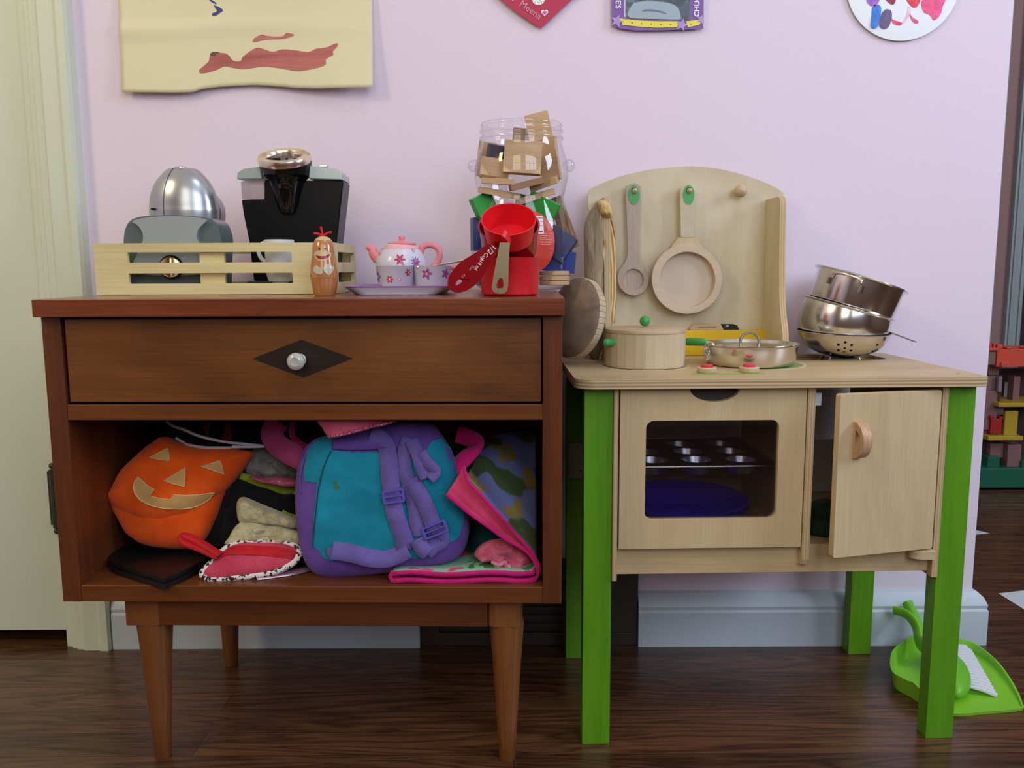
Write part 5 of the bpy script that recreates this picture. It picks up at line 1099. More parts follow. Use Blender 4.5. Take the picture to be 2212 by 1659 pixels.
# ------------------------------------------------------------------ inside the oven and cupboard
def lk(x, y, z): return KM @ V((x, y, z))
TINM = mat('dark_bakeware', (70, 66, 68), .35, .6)
zt_ = KFR.hit(1500, 1008, -.045)[1]
t = thing('muffin_tin', 'grey metal muffin tin on the rack behind the oven window', 'muffin tin', lk(.165, .13, zt_-.004))
x0, x1, y0, y1 = .056, .269, .045, .236
cups_ = [(.1055+.062*i, .090+.054*j) for i in range(3) for j in range(3)]
b = B(KM @ Matrix.Translation((0, 0, zt_-.001))); b.prism(rrect(x0, x1, y0, y1, .01), .001, [circ(cx_, cy_, .0215, 28)[::-1] for cx_, cy_ in cups_]); obj('plate', b, TINM, t, smooth=0)
b = KB(); b.tube([(x, y, zt_) for x, y in rrect(x0, x1, y0, y1, .01)], .0016, 8, True); rm = obj('rolled_edge', b, STEELB, t)
for cx_, cy_ in cups_: obj('cup', B(KM @ Matrix.Translation((cx_, cy_, zt_))).lathe([(.0217, 0), (.0214, -.001), (.0165, -.018), (1e-5, -.0185)], 28), mat('shiny_cup', (190, 190, 198), .3, .9), t)
obj('oven_rack', KB().box(.0436, .0520, .03, .26, zt_-.006, zt_-.002).box(.2700, .2858, .03, .26, zt_-.006, zt_-.002).box(.0436, .2858, .200, .206, zt_-.0205, zt_-.0165), PALE, kt)
zp = KFR.hit(1500, 1120, -.05)[1]
PB = mat('cobalt_plastic', (30, 26, 190), .3)
c_ = lk(.150, .12, .2745); kx = KFR.hit(1500, 1073, -.12)
t = thing('blue_plate', 'large cobalt blue plastic plate lying in the bottom of oven', 'plate', c_)
Rp = .098; zr_ = kx[1]-.2745
obj('plate_body', B(Matrix.Translation(c_)).lathe([(1e-5, 0), (Rp*.7, 0), (Rp*.78, .002), (Rp*1.0, zr_), (Rp*1.01, zr_+.001), (Rp*.98, zr_+.0012), (Rp*.76, .005), (Rp*.72, .0035), (1e-5, .0035)], 64), PB, t)
obj('stacked_rim', B(Matrix.Translation(c_)).lathe([(Rp*.8, .0065), (Rp*.995, zr_-.008), (Rp*1.0, zr_-.007), (Rp*.8, .009)], 64), PB, t)
c_ = lk(.335, .06, .2745)
t = thing('green_felt_lettuce', 'dark green crumpled toy leaf just showing inside cupboard gap', 'toy food', c_)
fr = Fr(c_+V((0, 0, .028)), (cos(KA), sin(KA), 0), (0, 0, 1)); P3 = Puff(fr, [(1738, 1148), (1742, 1110), (1760, 1085), (1800, 1080), (1830, 1110), (1830, 1150), (1790, 1160)], .03, back=.8, amp=.006, freq=50, h0=0)
obj('leaf', P3.mesh(), fabric('leaf_green_felt', (40, 70, 44), (24, 44, 28)), t, smooth=70)

# ------------------------------------------------------------------ inside the nightstand shelf
SH = .2487
def cx_(px, py, y): p = at(px, py, y); p.x = min(p.x, .0335); return p
C5 = lambda pts: crop(3.77, 140, 880, pts); C6 = lambda pts: crop(3.456, 600, 880, pts)
def soft(name, lab, cat, y, lean=0, group=None, px=(0, 0)):
    p = at(px[0], px[1], y); return thing(name, lab, cat, (p.x, y, SH), 0, group)
# black wallet lying flat
L = [onz(x, y, SH+.008) for x, y in C5([(350, 1210), (420, 1150), (640, 1115), (1000, 1150), (1215, 1215), (1040, 1330), (830, 1425), (790, 1430), (560, 1360), (370, 1290)])]
t = thing('black_wallet', 'flat black leather wallet lying under the pumpkin bag on shelf', 'wallet', (sum(p.x for p in L)/len(L), sum(p.y for p in L)/len(L), SH))
lp_ = smooth2([(p.x, p.y) for p in L], 3)
lea = mat('black_leather', (16, 14, 16), .42, bump=(300, .3))
obj('lower_cover', B(Matrix.Translation((0, 0, SH+.0002))).prism(lp_, .006), lea, t, bevel=.002, smooth=50)
ccx = sum(p[0] for p in lp_)/len(lp_); ccy = sum(p[1] for p in lp_)/len(lp_)
obj('upper_cover', B(Matrix.Translation((0, 0, SH+.0068))).prism([(ccx+(x-ccx)*.97, ccy+(y-ccy)*.96+.003) for x, y in lp_], .006), lea, t, bevel=.0025, smooth=50)
# pumpkin bag
ORG = fabric('orange_felt', (240, 94, 18), (222, 78, 12), 700, .6, sheen=.4)
yq = -.292
t = soft('pumpkin_bag', 'orange felt jack-o-lantern treat bag with tan face, resting on the black wallet', 'bag', yq, px=(380, 1180))
fr = upright(yq, SH+.01, radians(16))
body = Puff(fr, C5([(800, 240), (730, 290), (660, 340), (560, 430), (480, 510), (430, 590), (380, 690), (345, 730), (380, 810), (420, 880), (500, 1020), (560, 1070), (620, 1110), (740, 1140), (850, 1150), (980, 1155), (1080, 1120), (1150, 1070), (1210, 950), (1250, 860), (1310, 690), (1420, 560), (1490, 460), (1540, 370), (1460, 345), (1360, 325), (1150, 320), (960, 290), (880, 250)]), .026, back=.7, k=2.6, amp=.0022, freq=18, n=3)
obj('pouch', body.mesh(), ORG, t, smooth=70)
front = Puff(fr, C5([(800, 240), (730, 285), (660, 335), (560, 425), (480, 505), (430, 585), (380, 685), (345, 728), (400, 800), (500, 880), (620, 935), (740, 965), (830, 970), (960, 940), (1080, 890), (1200, 790), (1310, 690), (1420, 560), (1490, 460), (1540, 370), (1460, 345), (1360, 325), (1150, 320), (960, 290), (880, 250)]), .034, back=.1, k=3.5, amp=.0016, freq=20, n=3, seed=0)
fp = obj('front_panel', front.mesh(), ORG, t, smooth=70)
FT = fabric('tan_felt', (200, 160, 98), (190, 148, 88), 600, .4); FE = mat('pale_edge_thread', (224, 206, 150), .7)
for nm, pp, s_ in (('eye', [(845, 335), (785, 372), (705, 410), (790, 428), (870, 437), (865, 385)], 0), ('eye', [(1275, 435), (1200, 462), (1120, 480), (1210, 512), (1295, 543), (1288, 490)], 0), ('nose', [(997, 490), (915, 550), (828, 600), (905, 625), (992, 648), (996, 570)], 0),
                   ('mouth', [(612, 568), (585, 610), (575, 655), (590, 705), (630, 755), (700, 795), (760, 812), (830, 825), (950, 830), (1020, 820), (1070, 803), (1120, 775), (1160, 745), (1202, 695), (1100, 712), (1000, 718), (908, 712), (880, 752), (800, 745), (712, 722), (752, 672), (700, 645), (655, 605)], 0)):
    obj(nm, front.patch(C5(pp), .0012, 0), FT, fp, smooth=80)
    obj(nm+'_edging', B().tube(front.line(C5(pp), .0016, 1, True), .0006, 6, True), FE, fp)
cw = mat('white_cord', (196, 190, 200), .8)
obj('cord', B().tube(front.line(C5([(850, 238), (900, 268), (960, 295), (1100, 322), (1250, 326), (1360, 322)]), .004, 6), .0020, 8), cw, t)
obj('cord_handle', B().tube(spl([cx_(*C5([p])[0], y_) for p, y_ in (((1360, 322), -.285), ((1620, 318), -.27), ((1480, 300), -.262), ((1300, 280), -.27), ((1100, 235), -.275), ((980, 185), -.27), ((880, 150), -.26), ((830, 112), -.255))], 6), .0019, 8), cw, t)
# red and pink zip mitt with patterned piping
yq = -.356
t = soft('red_pouch', 'red and pink terry pouch edged in black and white swirls, front of shelf', 'pouch', yq, px=(545, 1250))
fr = upright(yq, SH+.001, radians(38))
out = C5([(1120, 1355), (1165, 1300), (1220, 1245), (1270, 1190), (1340, 1135), (1430, 1108), (1560, 1100), (1700, 1102), (1800, 1112), (1890, 1140), (1910, 1185), (1880, 1250), (1800, 1305), (1700, 1345), (1560, 1370), (1400, 1388), (1290, 1402), (1200, 1405), (1145, 1388)])
pu = Puff(fr, out, .010, back=.5, k=3, amp=.0010, freq=60, n=3)
obj('terry_face', pu.mesh(), fabric('pink_terry', (206, 78, 100), (184, 56, 80), 450, 1.0), t, smooth=70)
obj('red_band', pu.patch(C5([(1235, 1235), (1285, 1180), (1340, 1142), (1420, 1125), (1560, 1128), (1700, 1135), (1800, 1150), (1885, 1175), (1885, 1215), (1850, 1232), (1760, 1222), (1620, 1212), (1500, 1208), (1400, 1203), (1320, 1212)]), .0012, 2), fabric('red_satin', (196, 20, 34), (170, 12, 26), 200, .1, .5), t, smooth=80)
ed = [fr.w(u, v, .001) for u, v in pu.b]
obj('swirl_piping', B().tube(ed, .0042, 10, True), blobs('swirl_print', (216, 210, 206), [(26, 24, 26)], 190, .52, .7), t)
lp2 = spl([fr.w(*fr.hit(*p, .012), .012) for p in C5([(1260, 1200), (1180, 1150), (1090, 1095), (1010, 1055), (960, 1050), (950, 1075), (985, 1105), (1080, 1140), (1170, 1180), (1240, 1215)])], 5)
obj('wrist_loop', ribbon(B(), lp2, .010, V((.25, -.75, .6)).normalized()), fabric('red_satin', (196, 20, 34), (170, 12, 26), 200, .1, .5), t, solid=.0012, smooth=80)
t = soft('silver_ribbon', 'shiny pale pink ribbon on the shelf between red pouch and blue backpack', 'ribbon', -.35, px=(610, 1245))
obj('ribbon_strip', ribbon(B(), spl([onz(*p, SH+.003) for p in C5([(1560, 1385), (1700, 1365), (1850, 1345), (1990, 1310)])], 5), .010, V((0, -.5, .85))), mat('satin_pink', (176, 142, 156), .2, .4), t, solid=.0006, smooth=80)
# cream plush folds
CRF = fabric('cream_plush', (196, 190, 152), (160, 152, 116), 260, 1.0, var=60, sheen=.8)
yq = -.315
t = soft('cream_plush_toy', 'folded cream furry plush lying between pumpkin bag and backpack', 'plush toy', yq, px=(560, 1170)); fr = upright(yq, SH, radians(12))
pl = Puff(fr, C5([(1330, 1125), (1345, 1050), (1400, 960), (1480, 918), (1600, 935), (1750, 960), (1900, 1000), (1990, 1060), (1990, 1150), (1700, 1160)]), .022, back=.8, amp=.004, freq=70, n=4, seed=5); obj('lower_fold', pl.mesh(rings=20), CRF, t, smooth=80)
pl = Puff(upright(yq+.004, SH, radians(12)), C5([(1405, 795), (1440, 730), (1520, 755), (1600, 790), (1750, 850), (1880, 910), (1960, 950), (1930, 985), (1860, 985), (1700, 962), (1500, 945), (1425, 925)]), .022, back=.8, amp=.004, freq=70, n=4, seed=6); obj('upper_fold', pl.mesh(rings=20), CRF, t, smooth=80)
# black and lime bag
yq = -.268
t = soft('black_bag', 'black fabric bag with lime green trim behind pumpkin bag', 'bag', yq, px=(520, 1150)); fr = upright(yq, SH, radians(8))
pb_ = Puff(fr, C5([(1400, 570), (1600, 640), (1800, 700), (1990, 700), (1990, 1090), (1700, 1120), (1400, 1130), (1180, 1120), (1160, 1060), (1230, 930), (1290, 760), (1340, 640)]), .020, back=1, amp=.003, freq=26, n=4, seed=8)
obj('bag_body', pb_.mesh(), fabric('black_cloth', (18, 18, 22), (10, 10, 12), 500, .4), t, smooth=70)
LM = fabric('lime_trim', (150, 168, 36), (128, 146, 26), 600, .4)
obj('lime_trim', ribbon(B(), pb_.line(C5([(1400, 572), (1520, 605), (1650, 640), (1780, 690), (1880, 700), (1990, 690)]), .003, 6), .012, V((0, -.9, .4))), LM, t, solid=.002, smooth=80)
obj('lime_trim', ribbon(B(), pb_.line(C5([(1770, 860), (1850, 900), (1930, 920)]), .004, 6), .012, V((0, -.9, .4))), LM, t, solid=.002, smooth=80)
yq = -.272
t = soft('shiny_pink_purse', 'glossy pink purse edge resting on top of lime-trimmed bag', 'purse', yq, px=(610, 1040)); fr = upright(yq, SH, 0)
obj('purse_body', Puff(fr, C5([(1500, 560), (1620, 572), (1760, 565), (1880, 580), (1980, 600), (1980, 640), (1850, 645), (1700, 625), (1580, 600)]), .012, back=1, amp=.002, freq=60, n=4).mesh(), mat('glossy_pink', (176, 84, 110), .18), t, smooth=70)
yq = -.235
t = soft('grey_plush_toy', 'pale grey furry plush toy at back of shelf beside backpack', 'plush toy', yq, px=(590, 1020)); fr = upright(yq, SH, 0)
obj('fur_body', Puff(fr, C5([(1500, 380), (1560, 330), (1650, 300), (1760, 330), (1900, 400), (1980, 520), (1900, 570), (1760, 575), (1600, 565), (1480, 510)]), .03, back=1, amp=.004, freq=60, n=4, seed=3).mesh(rings=20), fabric('grey_plush', (128, 128, 120), (96, 98, 94), 260, 1, var=60, sheen=.6), t, smooth=80)
# pink webbing strap
t = soft('pink_strap', 'wide pink webbing strap curving down behind backpack top left', 'strap', -.30, px=(640, 960))
PKW = fabric('pink_webbing', (182, 74, 122), (160, 58, 104), 700, .6)
obj('strap_band', ribbon(B(), spl([cx_(*C5([p])[0], y_) for p, y_ in (((1740, 115), -.262), ((1690, 200), -.268), ((1720, 290), -.275), ((1810, 360), -.288), ((1930, 420), -.298), ((2040, 470), -.31))], 8), .030, V((0, -.95, .25))), PKW, t, solid=.002, smooth=80)
obj('strap_band', ribbon(B(), spl([cx_(*C5([p])[0], y_) for p, y_ in (((1860, 115), -.275), ((1850, 200), -.280), ((1880, 270), -.285), ((1970, 330), -.295), ((2060, 360), -.30))], 8), .010, V((-.5, -.8, .25))), fabric('deep_pink', (140, 26, 74), (120, 20, 60)), t, solid=.002, smooth=80)
# dark bag along the top
yq = -.20
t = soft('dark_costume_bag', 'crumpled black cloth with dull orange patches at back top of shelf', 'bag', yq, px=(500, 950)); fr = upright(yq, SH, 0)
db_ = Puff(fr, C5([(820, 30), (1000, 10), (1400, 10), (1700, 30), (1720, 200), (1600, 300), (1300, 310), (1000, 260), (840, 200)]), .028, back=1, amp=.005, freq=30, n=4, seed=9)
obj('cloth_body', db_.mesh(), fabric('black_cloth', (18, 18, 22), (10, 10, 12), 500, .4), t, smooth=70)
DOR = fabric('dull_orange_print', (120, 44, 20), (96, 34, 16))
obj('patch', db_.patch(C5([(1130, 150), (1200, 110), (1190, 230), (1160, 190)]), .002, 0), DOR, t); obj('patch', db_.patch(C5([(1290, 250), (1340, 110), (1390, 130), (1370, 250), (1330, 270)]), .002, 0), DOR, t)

# backpack
yq = -.336
t = soft('backpack', "child's teal and purple backpack with purple straps in nightstand shelf", 'backpack', yq, px=(800, 1245)); fr = upright(yq, SH+.002, radians(7))
PRP = fabric('purple_canvas', (110, 78, 164), (92, 64, 144), 900, .6); PRW = fabric('purple_webbing', (118, 104, 176), (102, 88, 158), 1100, .8); TEAL = fabric('teal_canvas', (22, 140, 168), (16, 124, 152), 900, .5, var=14)
bp = Puff(fr, C6([(600, 120), (480, 160), (380, 200), (300, 225), (250, 255), (205, 300), (180, 350), (155, 430), (143, 520), (135, 620), (135, 700), (140, 800), (150, 900), (165, 1000), (190, 1100), (220, 1170), (270, 1228), (330, 1258), (400, 1270), (540, 1262), (700, 1245), (850, 1228), (1000, 1205), (1130, 1190), (1250, 1168), (1330, 1130), (1380, 1080), (1415, 1000), (1432, 900), (1425, 820), (1400, 740), (1378, 600), (1355, 480), (1330, 400), (1280, 290), (1225, 200), (1160, 130), (1040, 100), (900, 90), (750, 100)]), .030, back=1.0, k=4.5, amp=.0022, freq=16, n=3, m=2.4)
bk_ = obj('main_body', bp.mesh(rings=16), PRP, t, smooth=70)
obj('teal_panel', bp.patch(C6([(245, 262), (330, 225), (402, 212), (402, 270), (410, 318), (560, 332), (740, 332), (900, 345), (1110, 322), (1150, 250), (1215, 235), (1280, 310), (1330, 430), (1345, 520), (1365, 640), (1385, 760), (1385, 860), (1350, 975), (1260, 1025), (1170, 1085), (1130, 1120), (900, 1135), (600, 1140), (380, 1140), (345, 1120), (300, 1060), (252, 1035), (270, 900), (285, 700), (300, 562), (200, 552), (192, 470), (205, 380), (222, 310)]), .0014, 0, .009), TEAL, t, smooth=80)
obj('seam_line', B().tube(bp.line(C6([(405, 320), (360, 420), (330, 520), (305, 640), (290, 800), (270, 950), (262, 1040)]), .0022, 5), .0008, 6), mat('dark_seam', (20, 60, 84), .8), t)
obj('zip_line', B().tube(bp.line(C6([(300, 235), (240, 285), (205, 350), (175, 450), (165, 552), (168, 640)]), .0010, 5), .0016, 6), mat('zip_purple', (92, 66, 140), .5), t)
obj('stain', bp.patch(C6([(425, 545), (445, 540), (455, 570), (468, 580), (460, 602), (440, 600), (432, 575)]), .0022, 2), mat('olive_stain', (60, 110, 70), .9), t)
def strap(pxs, w, lift, name='strap', m=None, nrm=(0, -.97, .2), ys=None):
    pts = bp.line(C6(pxs), lift, 6)
    if ys: pts = [p+V((0, -ys, 0)) for p in pts]
    return obj(name, ribbon(B(), pts, w, V(nrm).normalized()), m or PRW, t, solid=.0018, smooth=80)
w_ = 128/3.456*1.07/1853
strap([(690, 205), (770, 235), (815, 290), (835, 380), (845, 500), (860, 640), (885, 780), (925, 900), (950, 980), (960, 1050)], w_*1.05, .004)
strap([(975, 1045), (900, 1090), (800, 1120), (690, 1110), (560, 1075), (415, 1055)], w_*1.05, .0065, nrm=(0, -.9, .45))
strap([(400, 1040), (405, 1080), (430, 1110)], w_*.4, .005)
strap([(985, 230), (955, 320), (950, 430), (985, 560), (1020, 700), (1040, 820), (1045, 960)], w_*.85, .003)
strap([(1000, 540), (1070, 640), (1120, 740), (1160, 850), (1185, 930)], w_*.95, .006)
strap([(1200, 900), (1230, 985), (1160, 1030), (1110, 1080)], w_*.9, .005); strap([(1050, 970), (1080, 1030), (1130, 1080)], w_*.9, .0075)
strap([(1000, 240), (1045, 330), (1080, 430), (1120, 520)], w_*.8, .0065, nrm=(.3, -.9, .2)); strap([(1075, 330), (1120, 400), (1160, 440), (1185, 480), (1140, 525)], w_*.7, .009, nrm=(-.4, -.85, .3))
strap([(420, 260), (560, 265), (720, 262), (860, 250)], 110/3.456*1.07/1853, .0016, 'top_band', PRP, (0, -.8, .55))
def buckle(cx, cy, w, h, rot):
    u, v = fr.hit(*C6([(cx, cy)])[0], .03); z = bp.h(u, v)+.009; M = fr.M @ Matrix.Translation((u, v, z)) @ Matrix.Rotation(radians(rot), 4, 'Z')
    k = 1.06/1853/3.456; W_, H_ = w*k/2, h*k/2
    obj('buckle', B(M).prism(rrect(-W_, W_, -H_, H_, H_*.3), .003, [rrect(-W_*.8, W_*.8, H_*.1, H_*.7, H_*.1), rrect(-W_*.8, W_*.8, -H_*.7, -H_*.1, H_*.1)]), mat('purple_buckle', (92, 76, 178), .35), t, bevel=.0006)
buckle(872, 655, 165, 105, 8); buckle(1178, 905, 195, 95, 22)
# pink zip purse hanging at the top
yq = -.335
t = soft('pink_zip_purse', 'pink quilted purse with toothed zip wedged on top of backpack', 'purse', yq, px=(740, 920)); fr = upright(yq-.026, SH, 0)
zp_ = Puff(fr, C6([(300, 92), (330, 150), (352, 190), (385, 222), (410, 226), (470, 212), (560, 192), (650, 168), (740, 142), (860, 112), (880, 95), (700, 80), (500, 75)]), .007, back=2, amp=.002, freq=60, n=3)
obj('purse_body', zp_.mesh(), fabric('pink_quilt', (190, 84, 112), (166, 62, 92), 400, .7), t, smooth=70)
obj('zip', B().tube(zp_.line(C6([(380, 215), (470, 203), (560, 182), (650, 158), (740, 134), (850, 110)]), .001, 6), .0022, 6), blobs('zip_teeth', (120, 24, 50), [(214, 110, 130)], 700, .5, .5), t)

# folded tote bag at the right
MAG = fabric('magenta_binding', (206, 26, 118), (184, 18, 100), 600, .4)
yf = -.368
t = thing('printed_tote_bag', 'folded printed tote bag with magenta binding at right end of shelf', 'tote bag', (at(1000, 1262, yf).x, yf+.05, SH))
def TP(px, y): p = at(*C6([px])[0], y); p.x = min(p.x, .0330); return p
PRT = blobs('tote_print', (100, 108, 160), [(150, 160, 180), (66, 84, 48), (60, 74, 46), (128, 112, 64)], 14, .56, .55)
A0, A1, A2, A3 = TP((1415, 530), yf+.012), TP((1935, 1120), yf+.004), TP((1950, 130), -.20), TP((1565, 220), -.215)
def quad(u, v):
    p = (A0*(1-u)+A1*u)*(1-v)+(A3*(1-u)+A2*u)*v
    return p+V((0, -.008*sin(pi*u)*sin(pi*v), .006*sin(pi*v*1.0)+.0015*sin(v*19+u*5)))
obj('upper_panel', B().grid(quad, 24, 20), PRT, t, solid=.0016, smooth=80)
GP_ = Puff(upright(yf+.004, SH, 0), C6([(1392, 440), (1350, 510), (1305, 580), (1258, 650), (1340, 725), (1430, 790), (1560, 880), (1700, 985), (1800, 1040), (1880, 1080), (1925, 1180), (1900, 1100), (1850, 1010), (1760, 900), (1600, 720), (1500, 620), (1412, 535)]), .0035, back=1, k=3, amp=.0006, freq=60, sharp=True)
b = B(); G0 = [(1392, 440), (1340, 525), (1258, 650)]; 
def gus(u, v):      # gusset between the outer pink edge and the panel edge
    e1 = spl([(*p, 0) for p in ((1258, 650), (1430, 790), (1700, 985), (1880, 1075), (1925, 1200))], 6); e0 = spl([(*p, 0) for p in ((1392, 442), (1500, 620), (1760, 900), (1900, 1060), (1940, 1210))], 6)
    i = u*(len(e1)-1); k = min(int(i), len(e1)-2); f_ = i-k; a = e1[k].lerp(e1[k+1], f_); c = e0[k].lerp(e0[k+1], f_); q = a.lerp(c, v); return TP((q.x, q.y), yf+.002+.012*v+.006*sin(pi*v))
obj('gusset', B().grid(gus, 30, 6), fabric('pink_lining', (214, 70, 110), (196, 54, 96), 500, .3), t, solid=.0012, smooth=80)
for L in ([(1258, 650), (1430, 790), (1600, 912), (1700, 985), (1820, 1050), (1890, 1110), (1935, 1190), (1940, 1250), (1900, 1310), (1850, 1335)], [(1392, 442), (1412, 540), (1500, 640), (1640, 790), (1760, 930), (1880, 1060), (1945, 1170), (1948, 1240)]):
    obj('binding', B().tube(spl([TP(p, yf) for p in L], 5), .0022, 8), MAG, t)
lp3 = [onz(*C6([p])[0], SH+.006) for p in ((850, 1300), (1100, 1315), (1400, 1322), (1700, 1325), (1850, 1325), (1935, 1240))]
def flatp(u, v):
    i = u*(len(lp3)-1); k = min(int(i), len(lp3)-2); a = lp3[k].lerp(lp3[k+1], i-k); a.y = max(a.y, -.372); a.x = min(a.x, .033); return a+V((0, .17*v, .001*sin(u*14+v*9)+.006*(1-v)*0))
obj('lower_panel', B().grid(lambda u, v: flatp(u, v)+V((0, .002, .008)), 24, 12), blobs('tote_print_green', (126, 176, 146), [(60, 110, 60), (200, 70, 110)], 34, .6, .55), t, solid=.0016, smooth=80)
obj('bottom_layer', B().grid(lambda u, v: flatp(u, v)+V((0, .002, -.003)), 24, 12), MAG, t, solid=.0016, smooth=80)
e = lambda dz, w=.0: [flatp(i/24, 0)+V((0, -.001, dz+w*sin(i*.7))) for i in range(25)]
obj('binding', ribbon(B(), e(.0065, .0006), .0060, V((0, -1, .1))), MAG, t, solid=.0016, smooth=80); obj('binding', ribbon(B(), e(-.0030, .0004), .0055, V((0, -1, .1))), MAG, t, solid=.0016, smooth=80)
c0 = flatp(0, 0); obj('binding', B().tube([c0+V((0, 0, .009)), c0+V((-.003, 0, .003)), c0+V((0, 0, -.004))], .0028, 8), MAG, t)
t2 = obj('handle_strap', ribbon(B(), spl([TP(p, y_) for p, y_ in (((1335, 500), -.330), ((1350, 430), -.325), ((1400, 380), -.325), ((1450, 330), -.32), ((1490, 270), -.305), ((1420, 225), -.29), ((1335, 200), -.28))], 6), .022, V((-.5, -.8, .3)).normalized()), MAG, t, solid=.0016, smooth=80)
# knitted pink thing and teal cloth tucked in the fold
yq = -.335
t = soft('pink_knitwear', 'ruffled pale pink knitted garment tucked in the folded tote bag', 'garment', yq, px=(1080, 1220)); fr = upright(yq, SH, 0)
pk = Puff(fr, C6([(1465, 1095), (1500, 1040), (1580, 995), (1700, 985), (1800, 1020), (1880, 1080), (1910, 1150), (1900, 1230), (1860, 1270), (1760, 1262), (1690, 1255), (1640, 1210), (1590, 1165), (1600, 1140), (1520, 1128)]), .020, back=.8, amp=.005, freq=60, n=3, seed=4)
obj('knit_body', pk.mesh(rings=18), fabric('pink_knit', (206, 104, 130), (176, 70, 96), 260, 1.0, var=70), t, smooth=80)
for i in range(4):
    q = [(1600+30*i, 1150+28*i), (1650+32*i, 1165+26*i), (1700+30*i, 1150+26*i), (1690+30*i, 1180+26*i), (1640+30*i, 1190+26*i)]
    obj('ruffle', B().tube(spl(pk.line(C6(q), .001, 4), 1), .0024, 8), fabric('pale_pink_frill', (222, 150, 170), (204, 126, 150)), t)
yq = -.27
t = soft('teal_cloth', 'teal cloth lying behind the backpack near the tote bag', 'cloth', yq, px=(1040, 1180)); fr = upright(yq, SH, 0)
obj('cloth_body', Puff(fr, C6([(1420, 1180), (1440, 960), (1500, 860), (1640, 850), (1760, 950), (1800, 1100), (1780, 1200), (1600, 1230)]), .024, back=.8, amp=.006, freq=34, n=4, seed=12).mesh(rings=16), fabric('teal_cloth_weave', (30, 110, 108), (16, 74, 76)), t, smooth=80)

# ------------------------------------------------------------------ dustpan and hand brush on the floor
LIME = mat('lime_plastic', (128, 196, 44), .4); LIME2 = mat('lime_plastic_brush', (104, 182, 40), .38)
base = [onz(x, y, .003) for x, y in crop(3.78, 1780, 1220, [(575, 985), (700, 1065), (860, 1160), (1060, 1222), (1340, 1205), (1600, 1180), (1617, 1140), (1540, 1000), (1420, 850), (1290, 750), (1180, 705), (1000, 690), (800, 690), (700, 720), (610, 790), (570, 860)])]
cxp = sum(p.x for p in base)/len(base); cyp = sum(p.y for p in base)/len(base)
t = thing('dustpan', 'lime green plastic dustpan on floor behind the right kitchen leg', 'dustpan', (cxp, cyp, 0))
bl_ = smooth2([(p.x, p.y) for p in base], 4)
obj('pan_floor', B(Matrix.Translation((0, 0, .0005))).prism(bl_, .0022), LIME, t)
n = len(bl_); i0, i1 = 3*4, 6*4          # open lip along the front right edge
hw = []
for i in range(n):
    s_ = i/4
    h = .026 if s_ < 1.2 or s_ > 12 else (.026*(1-(s_-1.2)/1.8)+.004 if s_ < 3 else (.004 if s_ < 6 else .004+.022*(s_-6)/6)); hw.append(max(.004, h))
vs = []; 
for (x, y), h in zip(bl_, hw):
    d = V((x-cxp, y-cyp, 0)).normalized(); vs += [V((x, y, .0008)), V((x, y, .0008+h))+d*h*.22, V((x, y, .0008+h))+d*(h*.22-.003), V((x, y, .0026))-d*.003]
obj('pan_wall', B().add(vs, [(4*i+k, 4*((i+1) % n)+k, 4*((i+1) % n)+(k+1) % 4, 4*i+(k+1) % 4) for i in range(n) for k in range(4)]), LIME, t, smooth=50)
hpz = spl([at(2003, 1400, -.115), at(1986, 1385, -.092), at(1978, 1352, -.072), at(1958, 1327, -.054), at(1930, 1318, -.040)], 6)
obj('handle', B().tube(hpz, [.014-.005*i/(len(hpz)-1) for i in range(len(hpz))], 14, flat=.45), LIME, t)
t = thing('hand_brush', 'lime hand brush with white bristles lying in the dustpan', 'brush', (at(2040, 1450, -.12).x, -.13, .004))
hb = spl([at(1960, 1302, -.030), at(1976, 1335, -.052), at(1992, 1372, -.078), at(2012, 1405, -.105), at(2040, 1440, -.130)], 6)
obj('handle', B().tube(hb, [.0085]*(len(hb)//2)+[.0095]*(len(hb)-len(hb)//2), 14), LIME2, t)
fr = Fr((0, 0, .014), (1, 0, 0), (0, 1, 0))
hd = Puff(fr, [(2008, 1420), (2030, 1405), (2052, 1412), (2072, 1432), (2088, 1450), (2097, 1470), (2096, 1488), (2084, 1502), (2066, 1506), (2045, 1490), (2022, 1460)], .020, back=.3, k=3, amp=.0004, freq=50)
obj('head', hd.mesh(), LIME2, t, smooth=60)
BRI = mat('white_bristle', (206, 208, 214), .6); q0, q1 = onz(2058, 1402, .012), onz(2092, 1488, .010); r0, r1 = onz(2092, 1400, .006), onz(2152, 1502, .005)
for i in range(16):
    a = q0.lerp(q1, i/15); c = r0.lerp(r1, i/15); obj('bristle_tuft', B().tube([a+V((0, 0, .004)), a.lerp(c, .5)+V((0, 0, .004)), c], [.0022, .0036, .0038], 7, flat=1.2), BRI, t)

# papers on the floor beyond the wall end
def paper(pts, lab, z=.0006):
    L = [onz(x, y, z) for x, y in pts]; c = sum(L, V())/len(L); b = B(Matrix.Translation((0, 0, z))); b.prism([(p.x, p.y) for p in L], .0004); tag(obj('paper_sheet', b, mat('white_sheet', (196, 206, 206), .7), None, loc=(c.x, c.y, 0), smooth=0), lab, 'paper')
paper([(2157, 1282), (2290, 1267), (2300, 1372)], 'white paper corner on dark floor at right edge of the view')
paper([(2040, 1136), (2098, 1143), (2137, 1152), (2098, 1156), (2050, 1162)], 'small pointed white paper scrap on floor between wall end and castle')
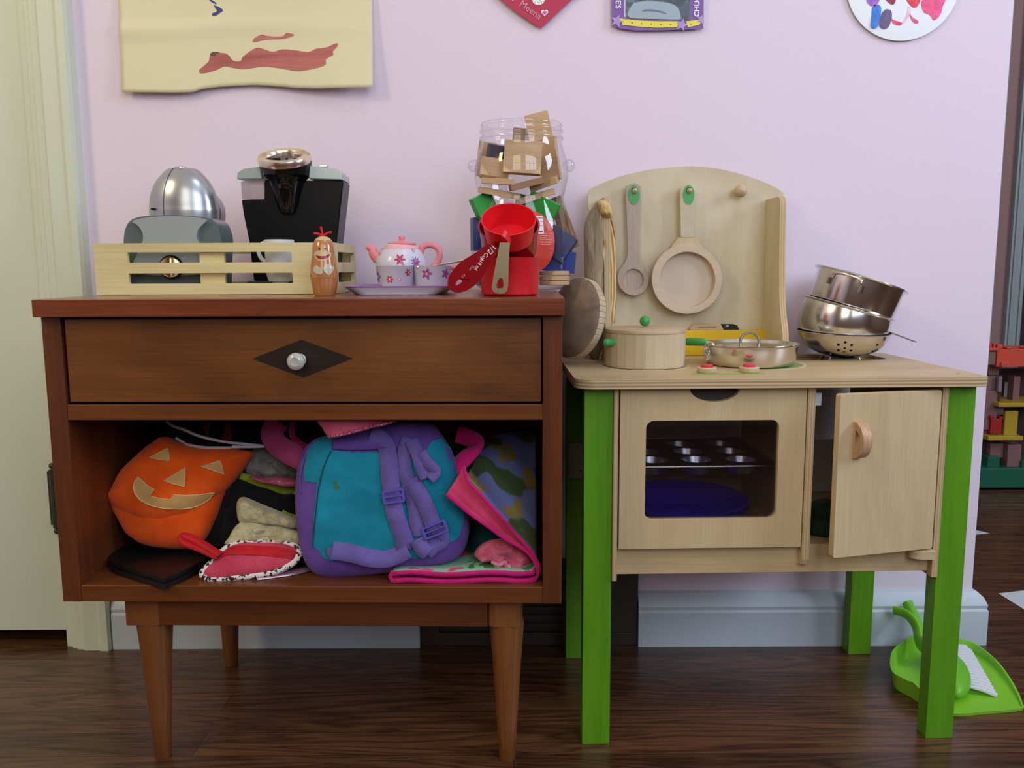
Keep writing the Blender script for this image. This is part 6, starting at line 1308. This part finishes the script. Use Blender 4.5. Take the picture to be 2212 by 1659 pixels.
# toy castle
CY = 1.0
BRN = mat('castle_brown', (128, 92, 88), .6); DBR = mat('castle_dark_brown', (52, 32, 32), .6); ORD = mat('castle_orange_red', (208, 76, 56), .45); TANC = mat('castle_tan', (120, 98, 78), .6); YEL = mat('castle_yellow', (176, 148, 36), .45); GRC = mat('castle_green', (12, 92, 66), .5); REDC = mat('castle_red', (160, 30, 30), .45)
gz = onz(2160, 1055, 0); t = thing('toy_castle', 'tall brown toy castle with orange battlements and green base on far floor', 'toy castle', (at(2190, 1050, CY).x, CY, 0))
C3 = lambda x, y: (x/4.144+2080, y/4.148+700)
def cb(x0, x1, y0, y1, ya, yb_): 
    p = at(*C3(x0, y1), CY+ya); q = at(*C3(x1, y0), CY+ya); return (p.x, q.x, CY+ya, CY+yb_, max(p.z, 0), q.z)
def cpart(name, m, *boxes, par=None, bevel=.002):
    
    for x in boxes: o = obj(name, B().box(*cb(*x)), m, par or t, bevel=bevel)
    return o
cpart('base', GRC, (150, 900, 1290, 1470, -.02, .22)); cpart('base_block', GRC, (220, 335, 1190, 1292, .0, .1), (525, 700, 1230, 1292, -.01, .1))
cpart('tower', BRN, (150, 320, 465, 600, .02, .12), (150, 320, 600, 950, .01, .12), (140, 245, 950, 1020, .02, .12)); cpart('tower', DBR, (125, 245, 1020, 1400, .04, .12))
cpart('rear_wall', DBR, (330, 900, 400, 710, .10, .14), (320, 900, 740, 1290, .12, .16)); cpart('column', BRN, (330, 350, 460, 720, .0, .03), (440, 520, 470, 720, .03, .06), (240, 370, 1070, 1200, .02, .06), (390, 530, 1080, 1320, .0, .04))
cpart('corner_turret', TANC, (210, 300, 245, 365, -.01, .06), (230, 330, 370, 460, .02, .08)); 
cpart('battlement', ORD, (300, 900, 225, 385, -.015, .10), (210, 325, 215, 240, -.02, .07), (240, 262, 175, 216, -.01, .01), (275, 295, 172, 216, -.01, .01), (310, 360, 182, 226, -.015, .02), (395, 440, 208, 226, -.015, .02), (470, 520, 222, 240, -.016, .02), (345, 425, 340, 385, -.022, -.014), (560, 620, 208, 226, -.015, .02))
wh = cpart('arrow_slit', mat('castle_pale_grey', (150, 170, 176), .5), (365, 405, 520, 660, .096, .099)); cpart('arrow_slit', mat('castle_mauve', (130, 118, 122), .5), (315, 358, 470, 610, .0, .012))
cpart('floor_ledge', YEL, (320, 900, 705, 745, -.02, .12)); cpart('floor_ledge', YEL, (225, 545, 1005, 1045, -.02, .12)); cpart('door_panel', YEL, (365, 500, 780, 1020, .0, .012)); cpart('inner_battlement', REDC, (245, 355, 850, 985, .0, .05), (245, 285, 820, 852, .0, .05), (325, 365, 830, 852, .0, .05)); cpart('white_figure', mat('castle_white', (176, 186, 196), .5), (270, 370, 750, 815, .05, .08), (300, 330, 815, 850, .052, .07))
